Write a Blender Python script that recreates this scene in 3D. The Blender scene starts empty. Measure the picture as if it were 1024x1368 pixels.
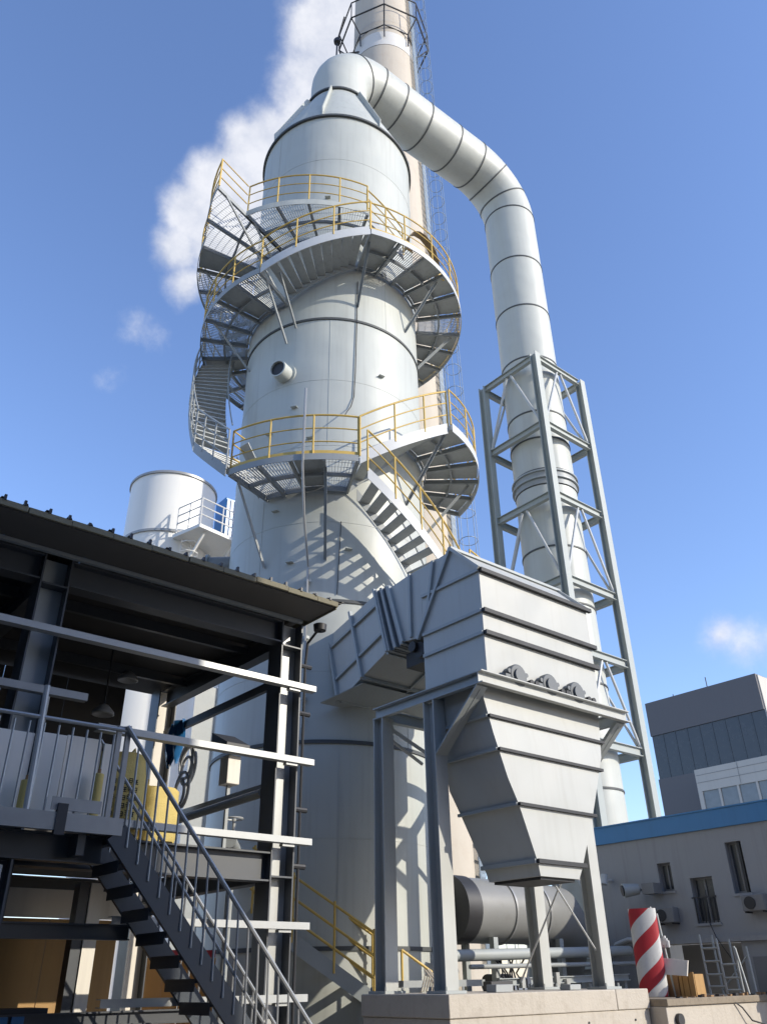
import bpy, math, random
from math import sin, cos, pi, radians as rad, sqrt, atan2, hypot
from mathutils import Vector, Matrix
random.seed(7)
D = bpy.data
SC = bpy.context.scene
COL = SC.collection

# ------------------------------------------------------------------ camera
EYE = Vector((0, 0, 1.6))
TH, AZ, RO, FPX = rad(30.15), rad(49.86), rad(-0.946), 1078.67
fw = Vector((cos(AZ)*cos(TH), sin(AZ)*cos(TH), sin(TH)))
r0 = Vector((sin(AZ), -cos(AZ), 0)); u0 = r0.cross(fw)
rt = r0*cos(RO) + u0*sin(RO); up = -r0*sin(RO) + u0*cos(RO)
cam = D.cameras.new('camera'); camo = D.objects.new('camera', cam); COL.objects.link(camo)
camo.matrix_world = Matrix(((rt.x, up.x, -fw.x, EYE.x), (rt.y, up.y, -fw.y, EYE.y), (rt.z, up.z, -fw.z, EYE.z), (0, 0, 0, 1)))
cam.sensor_fit = 'VERTICAL'; cam.sensor_height = 24; cam.lens = FPX/1368*24
cam.clip_start = 0.05; cam.clip_end = 6000
SC.camera = camo

# ------------------------------------------------------------------ light
SUN_EL = rad(26)
SUN_XY = Vector((0.49, -0.872)).normalized()
sun_dir = Vector((SUN_XY.x*cos(SUN_EL), SUN_XY.y*cos(SUN_EL), sin(SUN_EL)))
sl = D.lights.new('sun', 'SUN'); sl.energy = 2.35; sl.angle = rad(0.5); sl.color = (1.0, 0.93, 0.80)
so = D.objects.new('sun', sl); COL.objects.link(so)
so.rotation_euler = sun_dir.to_track_quat('Z', 'Y').to_euler()
SC.view_settings.view_transform = 'Standard'; SC.view_settings.look = 'None'
SC.view_settings.exposure = 0.93; SC.view_settings.gamma = 1.0; SC.view_settings.use_curve_mapping = False

W = D.worlds.new('World'); SC.world = W; W.use_nodes = True
nt = W.node_tree; nt.nodes.clear()
def N(tree, kind, **kw):
    n = tree.nodes.new(kind)
    for k, v in kw.items(): setattr(n, k, v)
    return n
def math_node(tree, op, a, b=None, c=None, clamp=False):
    n = N(tree, 'ShaderNodeMath', operation=op); n.use_clamp = clamp
    for i, v in enumerate((a, b, c)):
        if v is None: continue
        if isinstance(v, (int, float)): n.inputs[i].default_value = v
        else: tree.links.new(v, n.inputs[i])
    return n.outputs[0]
sky = N(nt, 'ShaderNodeTexSky', sky_type='NISHITA', sun_disc=False)
sky.sun_elevation = SUN_EL; sky.sun_rotation = atan2(SUN_XY.x, SUN_XY.y)
sky.air_density = 1.1; sky.dust_density = 0.35; sky.ozone_density = 4.8; sky.altitude = 0
bg = N(nt, 'ShaderNodeBackground'); bg.inputs[1].default_value = 0.15
tint = N(nt, 'ShaderNodeMix', data_type='RGBA', blend_type='MULTIPLY'); tint.inputs['Factor'].default_value = 1; tint.inputs['B'].default_value = (1.05, .95, 1.0, 1)
nt.links.new(sky.outputs[0], tint.inputs['A']); nt.links.new(tint.outputs['Result'], bg.inputs[0])
tc = N(nt, 'ShaderNodeTexCoord')
# clouds: (direction, angular radius, strength); the steam cloud behind the stack, small puffs, and others all round the sky
CL = [((.279,.375,.884),.05,1),((.278,.406,.870),.045,1),((.29,.445,.848),.045,1),((.292,.475,.829),.045,1),((.275,.507,.816),.042,1),
      ((.255,.53,.81),.034,1),((.265,.556,.787),.045,1),((.246,.576,.779),.036,1),((.238,.610,.756),.034,1),((.240,.642,.728),.030,.9),
      ((.262,.660,.704),.026,.75),((.276,.610,.741),.045,1),((.305,.5,.808),.05,1),((.31,.56,.768),.05,1),
      ((.237,.718,.654),.022,.26),((.222,.764,.604),.04,.13),((.846,.416,.334),.024,.55),((.858,.402,.318),.03,.38),((.868,.384,.314),.026,.34),
      ((-.7,.5,.4),.12,.9),((-.62,.6,.42),.1,.9),((.5,-.8,.3),.12,.8),((-.4,-.8,.35),.14,.8),((-.9,-.2,.36),.1,.8),((.9,-.2,.3),.09,.7)]
warp = N(nt, 'ShaderNodeTexNoise'); warp.inputs['Scale'].default_value = 7; warp.inputs['Detail'].default_value = 6; warp.inputs['Roughness'].default_value = .6
nt.links.new(tc.outputs['Generated'], warp.inputs['Vector'])
fine = N(nt, 'ShaderNodeTexNoise'); fine.inputs['Scale'].default_value = 22; fine.inputs['Detail'].default_value = 8; fine.inputs['Roughness'].default_value = .62
nt.links.new(tc.outputs['Generated'], fine.inputs['Vector'])
best = None
for d, r, s in CL:
    d = Vector(d).normalized()
    dist = N(nt, 'ShaderNodeVectorMath', operation='DISTANCE'); dist.inputs[1].default_value = d
    nt.links.new(tc.outputs['Generated'], dist.inputs[0])
    v = math_node(nt, 'MULTIPLY_ADD', dist.outputs['Value'], -s/(1.55*r), s)
    best = v if best is None else math_node(nt, 'SMOOTH_MAX', best, v, .12)
nz = math_node(nt, 'MULTIPLY_ADD', warp.outputs['Fac'], .9, -.45)
nz2 = math_node(nt, 'MULTIPLY_ADD', fine.outputs['Fac'], .42, -.21)
tot = math_node(nt, 'ADD', math_node(nt, 'ADD', best, nz), nz2)
mr = N(nt, 'ShaderNodeMapRange', interpolation_type='SMOOTHSTEP'); mr.inputs['From Min'].default_value = .10; mr.inputs['From Max'].default_value = .66
nt.links.new(tot, mr.inputs['Value'])
mask = math_node(nt, 'MULTIPLY', mr.outputs[0], .93)
cr = N(nt, 'ShaderNodeMix', data_type='RGBA')
cr.inputs['A'].default_value = (.60, .635, .73, 1); cr.inputs['B'].default_value = (.80, .81, .86, 1)
mr2 = N(nt, 'ShaderNodeMapRange'); mr2.inputs['From Min'].default_value = .35; mr2.inputs['From Max'].default_value = .62
nt.links.new(fine.outputs['Fac'], mr2.inputs['Value']); nt.links.new(mr2.outputs[0], cr.inputs['Factor'])
bgc = N(nt, 'ShaderNodeBackground'); bgc.inputs[1].default_value = .62
nt.links.new(cr.outputs['Result'], bgc.inputs[0])
mx = N(nt, 'ShaderNodeMixShader'); nt.links.new(mask, mx.inputs[0]); nt.links.new(bg.outputs[0], mx.inputs[1]); nt.links.new(bgc.outputs[0], mx.inputs[2])
wo = N(nt, 'ShaderNodeOutputWorld'); nt.links.new(mx.outputs[0], wo.inputs[0])

# ------------------------------------------------------------------ materials
def mat(name, color, rough=.5, metal=0.0, var=.12, scale=3.0, dirt=0.0, dirtcol=(.12,.10,.08), bump=0.0, bscale=40, wave=0.0, streak=0.0, spec=.5):
    m = D.materials.new(name); m.use_nodes = True; t = m.node_tree; b = t.nodes['Principled BSDF']
    b.inputs['Metallic'].default_value = metal
    b.inputs['Specular IOR Level'].default_value = spec
    g = N(t, 'ShaderNodeNewGeometry'); pos = g.outputs['Position']
    n1 = N(t, 'ShaderNodeTexNoise'); n1.inputs['Scale'].default_value = scale; n1.inputs['Detail'].default_value = 7; n1.inputs['Roughness'].default_value = .6
    t.links.new(pos, n1.inputs['Vector'])
    mix = N(t, 'ShaderNodeMix', data_type='RGBA')
    c = Vector(color)
    mix.inputs['A'].default_value = (*(c*(1-var)), 1); mix.inputs['B'].default_value = (*[min(1, x*(1+var)) for x in c], 1)
    t.links.new(n1.outputs['Fac'], mix.inputs['Factor']); out = mix.outputs['Result']
    if streak:
        mp = N(t, 'ShaderNodeMapping'); mp.inputs['Scale'].default_value = (7, 7, .35); t.links.new(pos, mp.inputs['Vector'])
        n2 = N(t, 'ShaderNodeTexNoise'); n2.inputs['Scale'].default_value = 1.2; n2.inputs['Detail'].default_value = 6; t.links.new(mp.outputs[0], n2.inputs['Vector'])
        rr = N(t, 'ShaderNodeMapRange'); rr.inputs['From Min'].default_value = .52; rr.inputs['From Max'].default_value = .75; rr.inputs['To Max'].default_value = streak
        t.links.new(n2.outputs['Fac'], rr.inputs['Value'])
        m2 = N(t, 'ShaderNodeMix', data_type='RGBA'); m2.inputs['B'].default_value = (*dirtcol, 1)
        t.links.new(rr.outputs[0], m2.inputs['Factor']); t.links.new(out, m2.inputs['A']); out = m2.outputs['Result']
    if dirt:
        n3 = N(t, 'ShaderNodeTexNoise'); n3.inputs['Scale'].default_value = scale*2.7; n3.inputs['Detail'].default_value = 9; n3.inputs['Roughness'].default_value = .7
        t.links.new(pos, n3.inputs['Vector'])
        rr = N(t, 'ShaderNodeMapRange'); rr.inputs['From Min'].default_value = .52; rr.inputs['From Max'].default_value = .72; rr.inputs['To Max'].default_value = dirt
        t.links.new(n3.outputs['Fac'], rr.inputs['Value'])
        m3 = N(t, 'ShaderNodeMix', data_type='RGBA'); m3.inputs['B'].default_value = (*dirtcol, 1)
        t.links.new(rr.outputs[0], m3.inputs['Factor']); t.links.new(out, m3.inputs['A']); out = m3.outputs['Result']
    t.links.new(out, b.inputs['Base Color'])
    rg = N(t, 'ShaderNodeMapRange'); rg.inputs['To Min'].default_value = max(0, rough-.08); rg.inputs['To Max'].default_value = min(1, rough+.1)
    t.links.new(n1.outputs['Fac'], rg.inputs['Value']); t.links.new(rg.outputs[0], b.inputs['Roughness'])
    nrm = None
    if wave:
        nw = N(t, 'ShaderNodeTexNoise'); nw.inputs['Scale'].default_value = .9; nw.inputs['Detail'].default_value = 1.5; t.links.new(pos, nw.inputs['Vector'])
        bw = N(t, 'ShaderNodeBump'); bw.inputs['Strength'].default_value = wave; bw.inputs['Distance'].default_value = .12; t.links.new(nw.outputs['Fac'], bw.inputs['Height']); nrm = bw.outputs[0]
    if bump:
        nb = N(t, 'ShaderNodeTexNoise'); nb.inputs['Scale'].default_value = bscale; nb.inputs['Detail'].default_value = 5; t.links.new(pos, nb.inputs['Vector'])
        bb = N(t, 'ShaderNodeBump'); bb.inputs['Strength'].default_value = bump; bb.inputs['Distance'].default_value = .02; t.links.new(nb.outputs['Fac'], bb.inputs['Height'])
        if nrm is not None: t.links.new(nrm, bb.inputs['Normal'])
        nrm = bb.outputs[0]
    if nrm is not None: t.links.new(nrm, b.inputs['Normal'])
    return m
M = dict(
 shell = mat('grey_shell_paint', (.475,.488,.445), .46, var=.08, scale=.7, streak=.26, dirtcol=(.27,.26,.23), wave=.45),
 duct = mat('pale_duct_paint', (.50,.512,.468), .46, var=.07, scale=.8, streak=.16, dirtcol=(.28,.26,.22), wave=.45),
 box = mat('filter_grey_paint', (.465,.47,.44), .48, var=.07, scale=1.2, streak=.17, dirtcol=(.30,.28,.235), wave=.6),
 steel = mat('grey_steel_paint', (.36,.385,.38), .45, var=.08, scale=2.5, dirt=.12, dirtcol=(.2,.19,.17)),
 lattice = mat('lattice_steel_paint', (.36,.385,.36), .5, var=.08, scale=2, dirt=.15, dirtcol=(.2,.2,.18)),
 rod = mat('pale_brace_steel', (.52,.53,.52), .4, var=.08),
 seam = mat('dark_weld_seam', (.075,.08,.08), .6, var=.15),
 gasket = mat('black_gasket', (.02,.02,.022), .6, var=.1),
 deck = mat('deck_plate_steel', (.41,.42,.40), .45, var=.15, scale=4, dirt=.35, dirtcol=(.16,.14,.11)),
 grating = mat('galvanised_grating', (.46,.47,.46), .45, .3, var=.1),
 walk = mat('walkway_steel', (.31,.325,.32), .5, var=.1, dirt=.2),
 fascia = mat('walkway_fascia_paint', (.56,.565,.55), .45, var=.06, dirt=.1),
 yellow = mat('yellow_rail_paint', (.62,.42,.10), .5, var=.15, scale=6, dirt=.25, dirtcol=(.25,.15,.07)),
 concrete = mat('stack_concrete', (.53,.475,.395), .85, var=.10, scale=.5, dirt=.22, dirtcol=(.40,.31,.23), bump=.25, bscale=9, streak=.22),
 whiteband = mat('white_stack_paint', (.66,.64,.60), .7, var=.06, dirt=.2, dirtcol=(.4,.35,.28)),
 ladder = mat('blue_grey_ladder', (.25,.31,.37), .5, var=.15),
 black = mat('black_steel', (.03,.03,.033), .5, var=.2),
 tank = mat('white_tank_paint', (.78,.765,.72), .42, var=.04, scale=.8, streak=.08, dirtcol=(.4,.37,.32)),
 dark = mat('dark_frame_paint', (.068,.073,.080), .42, var=.15, scale=3, dirt=.25, dirtcol=(.11,.10,.09)),
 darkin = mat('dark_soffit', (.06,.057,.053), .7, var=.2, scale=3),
 galv = mat('galvanised_channel', (.43,.435,.42), .42, .2, var=.10, scale=6, dirt=.2, dirtcol=(.30,.28,.25)),
 rail = mat('stair_rail_steel', (.34,.34,.33), .38, .35, var=.12, scale=8),
 stairdark = mat('stair_blue_black', (.036,.046,.058), .42, var=.15),
 sheet = mat('roof_sheet', (.13,.12,.105), .6, var=.15, scale=4, dirt=.3),
 sheetedge = mat('mossy_sheet_edge', (.20,.18,.12), .8, var=.3, scale=9, dirt=.5, dirtcol=(.10,.09,.05)),
 panel = mat('grey_white_panel', (.74,.69,.60), .6, var=.05, scale=1.5, streak=.2, dirtcol=(.3,.27,.23)),
 tan = mat('tan_board', (.42,.25,.095), .7, var=.1, scale=2, streak=.25, dirtcol=(.16,.09,.04)),
 bag = mat('yellow_woven_bag', (.56,.43,.14), .75, var=.12, scale=7, dirt=.2, dirtcol=(.3,.2,.06), bump=.3, bscale=60),
 print_ = mat('black_print', (.03,.027,.02), .8),
 plinth = mat('plinth_concrete', (.50,.45,.38), .85, var=.10, scale=1.5, dirt=.38, dirtcol=(.30,.25,.19), bump=.4, bscale=25, streak=.3),
 paving = mat('yard_concrete', (.30,.27,.22), .9, var=.15, scale=.6, dirt=.3, bump=.25, bscale=18),
 render = mat('grey_wall_render', (.36,.36,.36), .85, var=.06, scale=.7, streak=.28, dirtcol=(.22,.21,.2), bump=.15, bscale=20),
 blue = mat('blue_fascia', (.07,.24,.47), .5, var=.1, scale=2, streak=.15, dirtcol=(.03,.08,.16)),
 glass = mat('dark_glass', (.05,.057,.065), .25, var=.3, scale=1.5),
 paleglass = mat('dusty_glass', (.20,.22,.23), .2, var=.3, scale=2),
 frame = mat('window_frame', (.22,.22,.22), .5, var=.1),
 tower = mat('charcoal_cladding', (.125,.12,.125), .6, var=.06, scale=.5, streak=.2, dirtcol=(.08,.08,.085)),
 cream = mat('cream_cladding', (.52,.49,.44), .7, var=.05, scale=.5, streak=.15, dirtcol=(.3,.28,.25)),
 red = mat('red_stripe', (.42,.022,.032), .6, var=.12, scale=6, dirt=.35, dirtcol=(.25,.05,.05)),
 white = mat('white_stripe', (.62,.62,.61), .6, var=.08, scale=6, dirt=.35, dirtcol=(.4,.38,.36)),
 motor = mat('dark_motor_casting', (.12,.13,.135), .5, var=.15, scale=8, dirt=.2),
 fan = mat('fan_duct_steel', (.24,.24,.23), .42, var=.1, scale=1.5, dirt=.2, wave=.25),  # grey lowered to stand in for shade on the duct behind the legs
 blueitem = mat('blue_plastic', (.03,.16,.38), .35, var=.15, scale=6),
 orange = mat('orange_board', (.60,.28,.07), .7, var=.12, scale=3, streak=.3, dirtcol=(.3,.13,.04)),
 wood = mat('worn_wood', (.30,.18,.09), .8, var=.2, scale=5),
 hose = mat('white_hose', (.62,.62,.60), .5, var=.08),
 lamp = mat('lamp_enamel', (.42,.42,.41), .35, var=.05),
)

# ------------------------------------------------------------------ mesh helpers
def V(*a): return Vector(a)
class MB:
    def __init__(s): s.v = []; s.f = []
    def add(s, vs, fs):
        n = len(s.v); s.v += [Vector(v) for v in vs]; s.f += [tuple(i+n for i in f) for f in fs]; return s
    def box(s, x0, x1, y0, y1, z0, z1):
        return s.add([(x0,y0,z0),(x1,y0,z0),(x1,y1,z0),(x0,y1,z0),(x0,y0,z1),(x1,y0,z1),(x1,y1,z1),(x0,y1,z1)],
                     [(0,3,2,1),(4,5,6,7),(0,1,5,4),(1,2,6,5),(2,3,7,6),(3,0,4,7)])
    def frame(s, p, q, upv=(0,0,1)):
        p, q = Vector(p), Vector(q); d = (q-p).normalized(); u = Vector(upv)
        if abs(d.dot(u)) > .98: u = Vector((1,0,0)) if abs(d.x) < .9 else Vector((0,1,0))
        a = d.cross(u).normalized(); b = a.cross(d).normalized(); return p, q, d, a, b
    def bar(s, p, q, w, h, upv=(0,0,1), oa=0, ob=0):
        p, q, d, a, b = s.frame(p, q, upv); vs = []
        for e in (p, q):
            for i, j in ((-1,-1),(1,-1),(1,1),(-1,1)): vs.append(e + a*(oa+i*w/2) + b*(ob+j*h/2))
        return s.add(vs, [(3,2,1,0),(4,5,6,7),(0,1,5,4),(1,2,6,5),(2,3,7,6),(3,0,4,7)])
    def ibeam(s, p, q, w, h, tw=.012, tf=.016, upv=(0,0,1)):
        s.bar(p, q, tw, h-2*tf, upv); s.bar(p, q, w, tf, upv, ob=(h-tf)/2); return s.bar(p, q, w, tf, upv, ob=-(h-tf)/2)
    def channel(s, p, q, w, h, t=.012, upv=(0,0,1), side=1):
        s.bar(p, q, t, h-2*t, upv, oa=side*(w-t)/2); s.bar(p, q, w, t, upv, ob=(h-t)/2); return s.bar(p, q, w, t, upv, ob=-(h-t)/2)
    def angle(s, p, q, w, h, t=.012, upv=(0,0,1), sa=1, sb=1):
        s.bar(p, q, t, h, upv, oa=sa*(w-t)/2); return s.bar(p, q, w-t, t, upv, oa=-sa*t/2, ob=sb*(h-t)/2)
    def tube(s, p, q, r, n=8, r2=None, caps=True):
        p, q, d, a, b = s.frame(p, q); r2 = r if r2 is None else r2; vs = []
        for e, rr in ((p, r), (q, r2)):
            vs += [e + (a*cos(2*pi*i/n) + b*sin(2*pi*i/n))*rr for i in range(n)]
        fs = [(i, (i+1) % n, n+(i+1) % n, n+i) for i in range(n)]
        if caps: fs += [tuple(range(n-1, -1, -1)), tuple(range(n, 2*n))]
        return s.add(vs, fs)
    def pipe(s, pts, r, n=6, closed=False, caps=True):
        pts = [Vector(p) for p in pts]; m = len(pts); vs = []; a = None
        for k, p in enumerate(pts):
            if closed: d = (pts[(k+1) % m]-pts[k-1]).normalized()
            else: d = (pts[min(k+1, m-1)]-pts[max(k-1, 0)]).normalized()
            if a is None:
                u = Vector((0,0,1)) if abs(d.z) < .95 else Vector((1,0,0)); a = d.cross(u).normalized()
            a = (a - d*a.dot(d)).normalized(); b = a.cross(d)
            rr = r[k] if isinstance(r, (list, tuple)) else r
            vs += [p + (a*cos(2*pi*i/n)+b*sin(2*pi*i/n))*rr for i in range(n)]
        fs = []
        for k in range(m if closed else m-1):
            o, o2 = k*n, ((k+1) % m)*n
            fs += [(o+i, o+(i+1) % n, o2+(i+1) % n, o2+i) for i in range(n)]
        if not closed and caps: fs += [tuple(range(n-1, -1, -1)), tuple((m-1)*n+i for i in range(n))]
        return s.add(vs, fs)
    def lathe(s, c, prof, n=48, a0=0, a1=2*pi, closed_prof=False):
        c = Vector(c); full = abs(a1-a0) > 2*pi-1e-4; k = n if full else n+1; m = len(prof); vs = []
        for i in range(k):
            a = a0+(a1-a0)*i/n; vs += [c + V(r*cos(a), r*sin(a), z) for r, z in prof]
        fs = []
        for i in range(n):
            o, o2 = i*m, ((i+1) % k)*m
            for j in range(m if closed_prof else m-1):
                j2 = (j+1) % m
                fs.append((o+j, o2+j, o2+j2, o+j2))
        if closed_prof and not full: fs += [tuple(range(m-1, -1, -1)), tuple((k-1)*m+j for j in range(m))]
        return s.add(vs, fs)
    def prism(s, poly, vec):
        poly = [Vector(p) for p in poly]; vec = Vector(vec); m = len(poly)
        return s.add(poly+[p+vec for p in poly], [tuple(range(m-1, -1, -1)), tuple(range(m, 2*m))]+[(i, (i+1) % m, m+(i+1) % m, m+i) for i in range(m)])
    def loft(s, secs, caps=(True, True)):
        m = len(secs[0]); vs = [p for q in secs for p in q]; fs = []
        for k in range(len(secs)-1): fs += [(k*m+i, k*m+(i+1) % m, (k+1)*m+(i+1) % m, (k+1)*m+i) for i in range(m)]
        if caps[0]: fs.append(tuple(range(m-1, -1, -1)))
        if caps[1]: fs.append(tuple((len(secs)-1)*m+i for i in range(m)))
        return s.add(vs, fs)
    def mesh(s, name, material, off=(0,0,0), sharp=35):
        off = Vector(off); me = D.meshes.new(name); me.from_pydata([tuple(v-off) for v in s.v], [], s.f)
        me.materials.append(material); me.polygons.foreach_set('use_smooth', [True]*len(me.polygons))
        import bmesh
        bm = bmesh.new(); bm.from_mesh(me); bmesh.ops.recalc_face_normals(bm, faces=bm.faces); bm.to_mesh(me); bm.free()
        me.set_sharp_from_angle(angle=rad(sharp)); return me
    def build(s, name, material, parent=None, kind=None, label=None, bevel=0):
        off = base(parent) if parent else Vector((0,0,0))
        o = D.objects.new(name, s.mesh(name, material, off)); COL.objects.link(o)
        if parent: o.parent = parent
        if kind: o['kind'] = kind
        if label: o['label'] = label
        if bevel:
            b = o.modifiers.new('bevel', 'BEVEL'); b.width = bevel; b.segments = 2; b.limit_method = 'ANGLE'
        return o
def base(o):
    v = Vector((0,0,0))
    while o is not None: v += o.location; o = o.parent
    return v
def inst(name, me, parent, loc, rz=0, rot=None, label=None):
    o = D.objects.new(name, me); COL.objects.link(o); o.parent = parent
    o.location = Vector(loc) - base(parent); o.rotation_euler = rot if rot else (0, 0, rz)
    if label: o['label'] = label
    return o
def thing(name, label, cat, loc=(0,0,0), group=None):
    o = D.objects.new(name, None); o.empty_display_size = .3; COL.objects.link(o); o.location = loc; o['label'] = label; o['category'] = cat
    if group: o['group'] = group
    return o
def tag(o, label, cat, group=None):
    o['label'] = label; o['category'] = cat
    if group: o['group'] = group
    return o

# ================================================================== SETTING
g = MB().box(-900, 900, -900, 900, -.5, 0).build('ground', M['paving'], kind='structure')

# ------------------------------------------------------------------ loading dock / pedestal
pe = thing('concrete_plinth', 'cream concrete plinth under the legs of the grey filter box', 'plinth', (11.1, 10.3, 0))
MB().box(8.86, 13.42, 9.30, 11.18, 0, 1.14).build('base_block', M['plinth'], pe, bevel=.012)
for xa, xb in ((8.84, 12.55), (12.562, 13.44)): MB().box(xa, xb, 9.28, 11.20, 1.143, 1.43).build('cap_course', M['plinth'], pe, bevel=.014)
for x in (9.6, 10.7, 11.8, 13.0):
    for z in (.55, 1.0): MB().tube((x, 9.285, z), (x, 9.299, z), .016, 10).build('tie_hole', M['black'], pe)
for y in (9.8, 10.6): MB().tube((8.845, y, 1.0), (8.859, y, 1.0), .016, 10).build('tie_hole', M['black'], pe)
# low wall to the right
lw = thing('low_wall', 'low cream concrete dock wall with dirty coping running right from the plinth', 'low wall', (20, 9.6, 0))
MB().box(13.46, 17.55, 9.0, 12.4, 0, 1.17).build('wall_body', M['plinth'], lw, bevel=.01)
MB().box(13.46, 17.55, 8.96, 12.4, 1.173, 1.28).build('coping', mat('dirty_coping', (.26,.215,.16), .9, var=.25, scale=4, dirt=.5, dirtcol=(.09,.07,.05), bump=.4, bscale=20), lw, bevel=.012)
MB().tube((13.75, 8.99, .98), (13.75, 8.93, .98), .09, 16).build('drain_pipe', M['black'], lw)

# ================================================================== ABSORBER TOWER
TX, TY, TR = 10.74, 14.92, 2.46
TC = Vector((TX, TY, 0)); TA0 = atan2(-TY, -TX)
def tp(psi, r, z):
    a = TA0 + rad(psi); return Vector((TX + r*cos(a), TY + r*sin(a), z))
ab = thing('absorber_tower', 'tall pale grey welded steel scrubbing tower with a coned top', 'tower', (TX, TY, 0))
seams = [0, 2.1, 5.66, 8.65, 12.7, 16.75, 21.2, 25.4]
for i in range(len(seams)-1):
    a, b = seams[i], seams[i+1]
    MB().lathe(TC, [(TR, a), (TR, b)], 96).build('shell_course', M['shell'], ab)
for i in range(len(seams)-1):
    for k in range(3):
        ps = -150+120*k+37*i
        MB().bar(tp(ps, TR, seams[i]+.05), tp(ps, TR, seams[i+1]-.05), .022, .012, tp(ps, 1, 0)-TC).build('plate_weld', M['shell'], ab)
for z in (3.9, 7.1, 10.6, 12.7, 14.7, 18.9, 21.2, 23.3):
    MB().lathe(TC, [(TR-.01, z-.011), (TR+.005, z-.011), (TR+.005, z+.011), (TR-.01, z+.011)], 96, closed_prof=True).build('plate_weld', M['shell'], ab)
for z in seams[1:-1]:
    if z in (12.7, 21.2): continue
    MB().lathe(TC, [(TR-.02, z-.035), (TR+.03, z-.035), (TR+.03, z+.035), (TR-.02, z+.035)], 96, closed_prof=True).build('weld_ring', M['seam'], ab)
MB().lathe(TC, [(TR-.03, 25.36), (TR+.075, 25.36), (TR+.075, 25.44), (TR-.03, 25.44)], 96, closed_prof=True).build('flange_ring', M['seam'], ab)
NR, NZ = 1.16, 28.9
MB().lathe(TC, [(TR, 25.44), (TR-.05, 25.75), (NR, NZ)], 96).build('cone_roof', M['shell'], ab)
MB().lathe(TC, [(NR-.03, NZ-.03), (NR+.09, NZ-.03), (NR+.09, NZ+.05), (NR-.03, NZ+.05)], 64, closed_prof=True).build('neck_flange', M['seam'], ab)
for k in range(8):
    psi = -12+45*k
    p0, p1 = tp(psi, TR+.02, 25.5), tp(psi, NR+.03, NZ-.04)
    p2, p3 = tp(psi, NR+.20, NZ-.04), tp(psi, TR+.05, 25.9)
    t = (tp(psi+90, 1, 0)-TC).normalized()*.03; t.z = 0
    MB().prism([p0-t/2, p1-t/2, p2-t/2, p3-t/2], t).build('gusset', M['shell'], ab)
# pipe stub; a black plug near its mouth stands in for the shaded inside
psi = -29.5
d = (tp(psi, 1, 0)-TC); d.z = 0; d.normalize(); d2 = (d + V(0,0,-.12)).normalized()
q = tp(psi, TR-.05, 15.05)
st = MB(); n = 28; pa = d2.cross(V(0,0,1)).normalized(); pb = pa.cross(d2)
prof = [(.235, 0), (.235, .44), (.20, .44), (.20, 0)]
vs = [q + d2*h + (pa*cos(2*pi*i/n)+pb*sin(2*pi*i/n))*r for i in range(n) for r, h in prof]
st.add(vs, [(i*4+j, ((i+1) % n)*4+j, ((i+1) % n)*4+(j+1) % 4, i*4+(j+1) % 4) for i in range(n) for j in range(4)])
pn = st.build('pipe_stub', M['duct'], ab)
MB().tube(q+d2*.05, q+d2*.37, .198, 28).build('bore_shade_plug', M['black'], pn)
MB().tube(q, q+d2*.075, .31, 28).build('pad_ring', M['shell'], pn)
for (ps, z) in ((-38, 13.3), (-22, 13.9), (-12, 12.9), (-45, 9.2), (-20, 9.6), (10, 9.9), (-35, 15.4), (30, 15.1), (-6, 21.5), (-30, 11.0)):
    MB().bar(tp(ps, TR-.02, z), tp(ps, TR+.10, z), .16, .012).build('lug', M['shell'], ab)
# long grey cable and conduit on the shell
cb = [tp(14.5, TR+.03, 18.2), tp(14, TR+.03, 16.6), tp(13.2, TR+.035, 15.0), tp(12.4, TR+.03, 14.2), tp(10.5, TR+.06, 13.85), tp(7.5, TR+.3, 13.5), tp(5, 3.3, 12.95), tp(2, 3.79, 12.6)]
tag(MB().pipe(cb, .013, 5).build('cable', M['black']), 'thin black cable drooping down the pale tower above the middle walkway', 'cable')
cd = thing('conduit', 'thin grey vertical conduit hanging in front of the pale tower below the walkway', 'conduit', tp(-9, 3.86, 8.3))
MB().pipe([tp(-9, 3.87, 13.3), tp(-9, 3.87, 11.2), tp(-9.5, 3.3, 10.2), tp(-10, TR+.12, 9.4), tp(-10, TR+.12, 5.9)], .028, 6).build('pipe', M['rail'], cd)
for z in (9.1, 7.8, 6.5): MB().box(*[c for p in zip((tp(-10, TR+.06, z)-V(.05,.05,.03)), (tp(-10, TR+.06, z)+V(.05,.05,.03))) for c in p]).build('clip', M['steel'], cd)
tag(MB().pipe([tp(6, TR+.02, 10.6), tp(5.4, TR+.02, 9.9), tp(4.5, TR+.02, 8.8)], .01, 5).build('cable', M['black']), 'short black cable on the tower shell under the descending stair', 'cable')

# ------------------------------------------------------------------ walkways
post_me = MB().tube((0,0,0), (0,0,1.08), .022, 8).mesh('guard_post', M['yellow'])
grey_post_me = MB().tube((0,0,0), (0,0,1.08), .022, 8).mesh('guard_post', M['walk'])
def arcpts(a, b, r, z0, z1=None, step=5):
    n = max(1, int(abs(b-a)/step+.5)); z1 = z0 if z1 is None else z1
    rf = r if callable(r) else (lambda t: r)
    return [tp(a+(b-a)*i/n, rf(i/n), z0+(z1-z0)*i/n) for i in range(n+1)]
def ribbon(a, b, r, z0, z1, lo, hi, th=.014, step=4):
    """vertical curved plate following a (possibly rising) arc"""
    rf = r if callable(r) else (lambda t: r); n = max(1, int(abs(b-a)/step+.5)); secs = []
    for i in range(n+1):
        t = i/n; ps = a+(b-a)*t; z = z0+(z1-z0)*t; rr = rf(t)
        secs.append([tp(ps, rr, z+lo), tp(ps, rr+th, z+lo), tp(ps, rr+th, z+hi), tp(ps, rr, z+hi)])
    return MB().loft(secs)
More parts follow.
